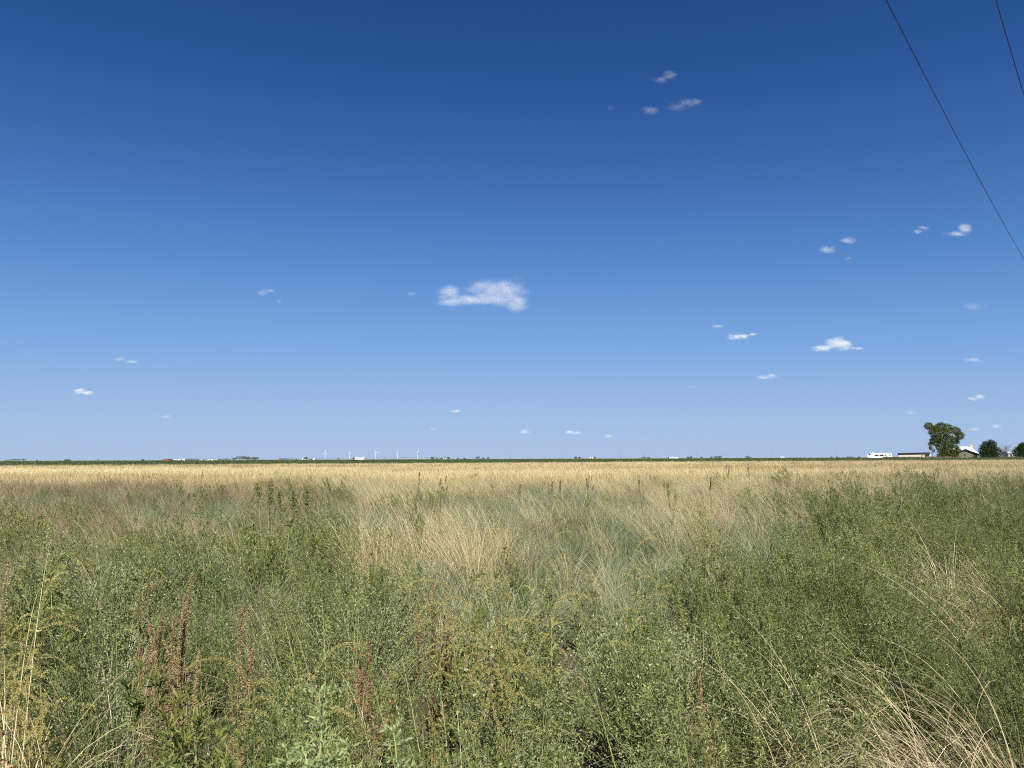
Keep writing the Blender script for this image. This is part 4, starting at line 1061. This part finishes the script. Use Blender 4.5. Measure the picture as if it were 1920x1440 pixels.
# ------------------------------------------------------------------ now the scattered plants fill in between
W_, D_, B_, FD, FM = near_density()
scatter('green_weeds', 'mixed green leafy weeds filling the near field', P['weed'], W_)
scatter('dry_grass', 'straw coloured dry grass tufts and dead weeds between the green', P['dry'], D_)
scatter('blue_green_grass', 'soft blue green grass in patches across the field', P['blue'], B_)
scatter('far_dry_grass', 'pale golden dry grass covering the far part of the field', P['fardry'], FD)
scatter('far_mixed_grass', 'duller green and brown grass mixed into the golden field', P['farmix'], FM)
print('scatter', len(W_), len(D_), len(B_), len(FD), len(FM))

# ------------------------------------------------------------------ clouds: small scraps of cumulus, each a body of droplets
def cloud(lobes, tau, label, alt=1300, grain=1.0):
    cx = sum(l[0] for l in lobes) / len(lobes); cyp = sum(l[1] for l in lobes) / len(lobes)
    d0 = ray(cx, cyp); el = math.atan2(d0.z, math.hypot(d0.x, d0.y)); Y = min(17000, alt / math.tan(el))
    C = at(cx, cyp, Y); s = Y / F
    LL = [((l[0] - cx) * s, -(l[1] - cyp) * s, l[2] * s * 1.25, l[3] * s * 1.35) for l in lobes]
    x0 = min(l[0] - l[2] * 1.25 for l in LL); x1 = max(l[0] + l[2] * 1.25 for l in LL); z0 = min(l[1] - l[3] * 1.25 for l in LL); z1 = max(l[1] + l[3] * 1.25 for l in LL)
    dy = max(l[2] for l in LL) * .32
    mb = MB(); mb.box(x0, x1, -dy, dy, z0, z1)
    m, nt, out = newmat('cloud_droplets')
    tc = nt.nodes.new('ShaderNodeTexCoord'); rm = min(l[3] for l in LL)
    n1 = nt.nodes.new('ShaderNodeTexNoise'); n1.inputs['Scale'].default_value = .55 / rm * grain; n1.inputs['Detail'].default_value = 5; n1.inputs['Roughness'].default_value = .66
    mp = nt.nodes.new('ShaderNodeMapping'); mp.inputs['Rotation'].default_value = (0, .5, 0); mp.inputs['Scale'].default_value = (.55, 1, 1.25); mp.inputs['Location'].default_value = (cx * 3.1, 0, cyp * 1.7)
    nt.links.new(tc.outputs['Object'], mp.inputs[0]); nt.links.new(mp.outputs[0], n1.inputs['Vector'])
    f = None
    for (lx, lz, rx, rz) in LL:
        v = nt.nodes.new('ShaderNodeVectorMath'); v.operation = 'SUBTRACT'; v.inputs[1].default_value = (lx, 0, lz); nt.links.new(tc.outputs['Object'], v.inputs[0])
        w = nt.nodes.new('ShaderNodeVectorMath'); w.operation = 'MULTIPLY'; w.inputs[1].default_value = (1 / rx, 1 / dy, 1 / rz); nt.links.new(v.outputs[0], w.inputs[0])
        q = nt.nodes.new('ShaderNodeVectorMath'); q.operation = 'LENGTH'; nt.links.new(w.outputs[0], q.inputs[0])
        one = mth(nt, 'SUBTRACT', 1.0, q.outputs['Value'])
        f = one if f is None else mth(nt, 'SMOOTH_MAX', f, one, .15)
    dens = mth(nt, 'ADD', f, mth(nt, 'MULTIPLY', mth(nt, 'SUBTRACT', n1.outputs['Fac'], .52), 3.5))
    dens = mth(nt, 'MULTIPLY', mth(nt, 'MULTIPLY', dens, .9, clamp=True), mth(nt, 'MULTIPLY', f, 1.9, clamp=True))
    dens = mth(nt, 'MULTIPLY', dens, tau * .46 / dy)
    p = nt.nodes.new('ShaderNodeVolumeScatter'); p.inputs['Color'].default_value = (1, 1, 1, 1); p.inputs['Anisotropy'].default_value = -.2
    nt.links.new(dens, p.inputs['Density']); nt.links.new(p.outputs[0], out.inputs['Volume'])
    m.cycles.volume_step_rate = 0.5
    o = mb.build('cloud', m); o.location = C
    tag(o, label, 'cloud', 'small scattered clouds')
for l, tau, lb in [
    ([(842, 552, 26, 17), (850, 566, 32, 10), (880, 563, 36, 13), (912, 546, 44, 22), (953, 546, 38, 26), (972, 568, 24, 18), (925, 560, 52, 15)], 1.35, 'largest cloud, long and ragged, near the middle of the sky'),
    ([(1543, 653, 24, 6), (1570, 644, 26, 12), (1584, 647, 16, 11), (1606, 653, 13, 3)], 2.4, 'bright peaked cloud low on the right above the camper'),
    ([(1378, 631, 16, 7), (1395, 631, 15, 5), (1411, 627, 7, 3)], 1.8, 'flat pale cloud left of the bright peaked cloud'),
    ([(1432, 707, 13, 5), (1447, 705, 12, 6)], 1.0, 'faint low cloud below the flat pale one'),
    ([(1811, 428, 14, 10), (1790, 440, 22, 7)], 1.2, 'tilted soft cloud near the long cable'),
    ([(1720, 434, 10, 5), (1733, 427, 12, 4)], .6, 'thin slanted wisp left of the tilted soft cloud'),
    ([(1554, 467, 17, 9)], .7, 'soft wisp, lower of a pair at upper right'),
    ([(1592, 452, 17, 7)], .9, 'soft wisp, upper of a pair at upper right'),
    ([(1590, 484, 9, 3.5)], .35, 'tiny faint scrap under the pair of wisps'),
    ([(1236, 150, 20, 6), (1256, 140, 15, 10)], .38, 'highest wisp near the top of the sky'),
    ([(1220, 206, 20, 9)], .32, 'small high wisp below and left of the highest one'),
    ([(1268, 202, 22, 9), (1290, 193, 22, 9), (1308, 190, 14, 8)], .34, 'broad high wisp below the highest one'),
    ([(1146, 202, 9, 7)], .2, 'very faint high scrap left of the other high wisps'),
    ([(494, 549, 14, 7), (508, 546, 9, 4)], .6, 'small wisp alone left of the largest cloud'),
    ([(524, 563, 6, 6)], .4, 'tiny scrap just under the lone left wisp'),
    ([(770, 551, 10, 5)], .4, 'tiny scrap just left of the largest cloud'),
    ([(224, 673, 11, 4.5), (246, 678, 15, 3.5)], .7, 'thin flat wisp low on the left'),
    ([(150, 733, 11, 6), (165, 737, 13, 5)], 2.8, 'small bright cloud low near the left edge'),
    ([(1823, 675, 18, 5)], .6, 'pale low wisp near the right edge under the long cable'),
    ([(1822, 748, 12, 4), (1836, 745, 12, 5)], 1.5, 'small bright cloud above the shade tree'),
    ([(1868, 799, 14, 4)], 1.2, 'small low cloud above the rounded dark tree'),
    ([(1826, 805, 15, 3.5)], .9, 'flat streak right behind the crown of the shade tree'),
    ([(1708, 774, 10, 3.5)], .8, 'tiny low cloud left of the shade tree'),
    ([(855, 771, 11, 4)], 1.4, 'tiny low cloud below the largest cloud'), ([(984, 809, 11, 5)], 1.6, 'tiny bright cloud near the horizon centre'),
    ([(1068, 811, 9, 4.5), (1080, 812, 12, 3)], 1.6, 'tiny long cloud right of the horizon centre'), ([(1141, 818, 9, 4)], .9, 'faint tiny cloud right of the tiny long one'),
    ([(312, 781, 11, 3.5)], .9, 'tiny faint cloud low on the left over the grove'), ([(1345, 612, 12, 4)], .5, 'faint scrap above the flat pale cloud'),
    ([(1828, 574, 26, 7)], .25, 'very faint veil near the right edge below the cable'), ([(1296, 726, 10, 3)], .5, 'faint streak low at centre right'), ([(812, 805, 8, 3)], .8, 'faint speck of cloud above the pivot')]:
    cloud(l, tau, lb)
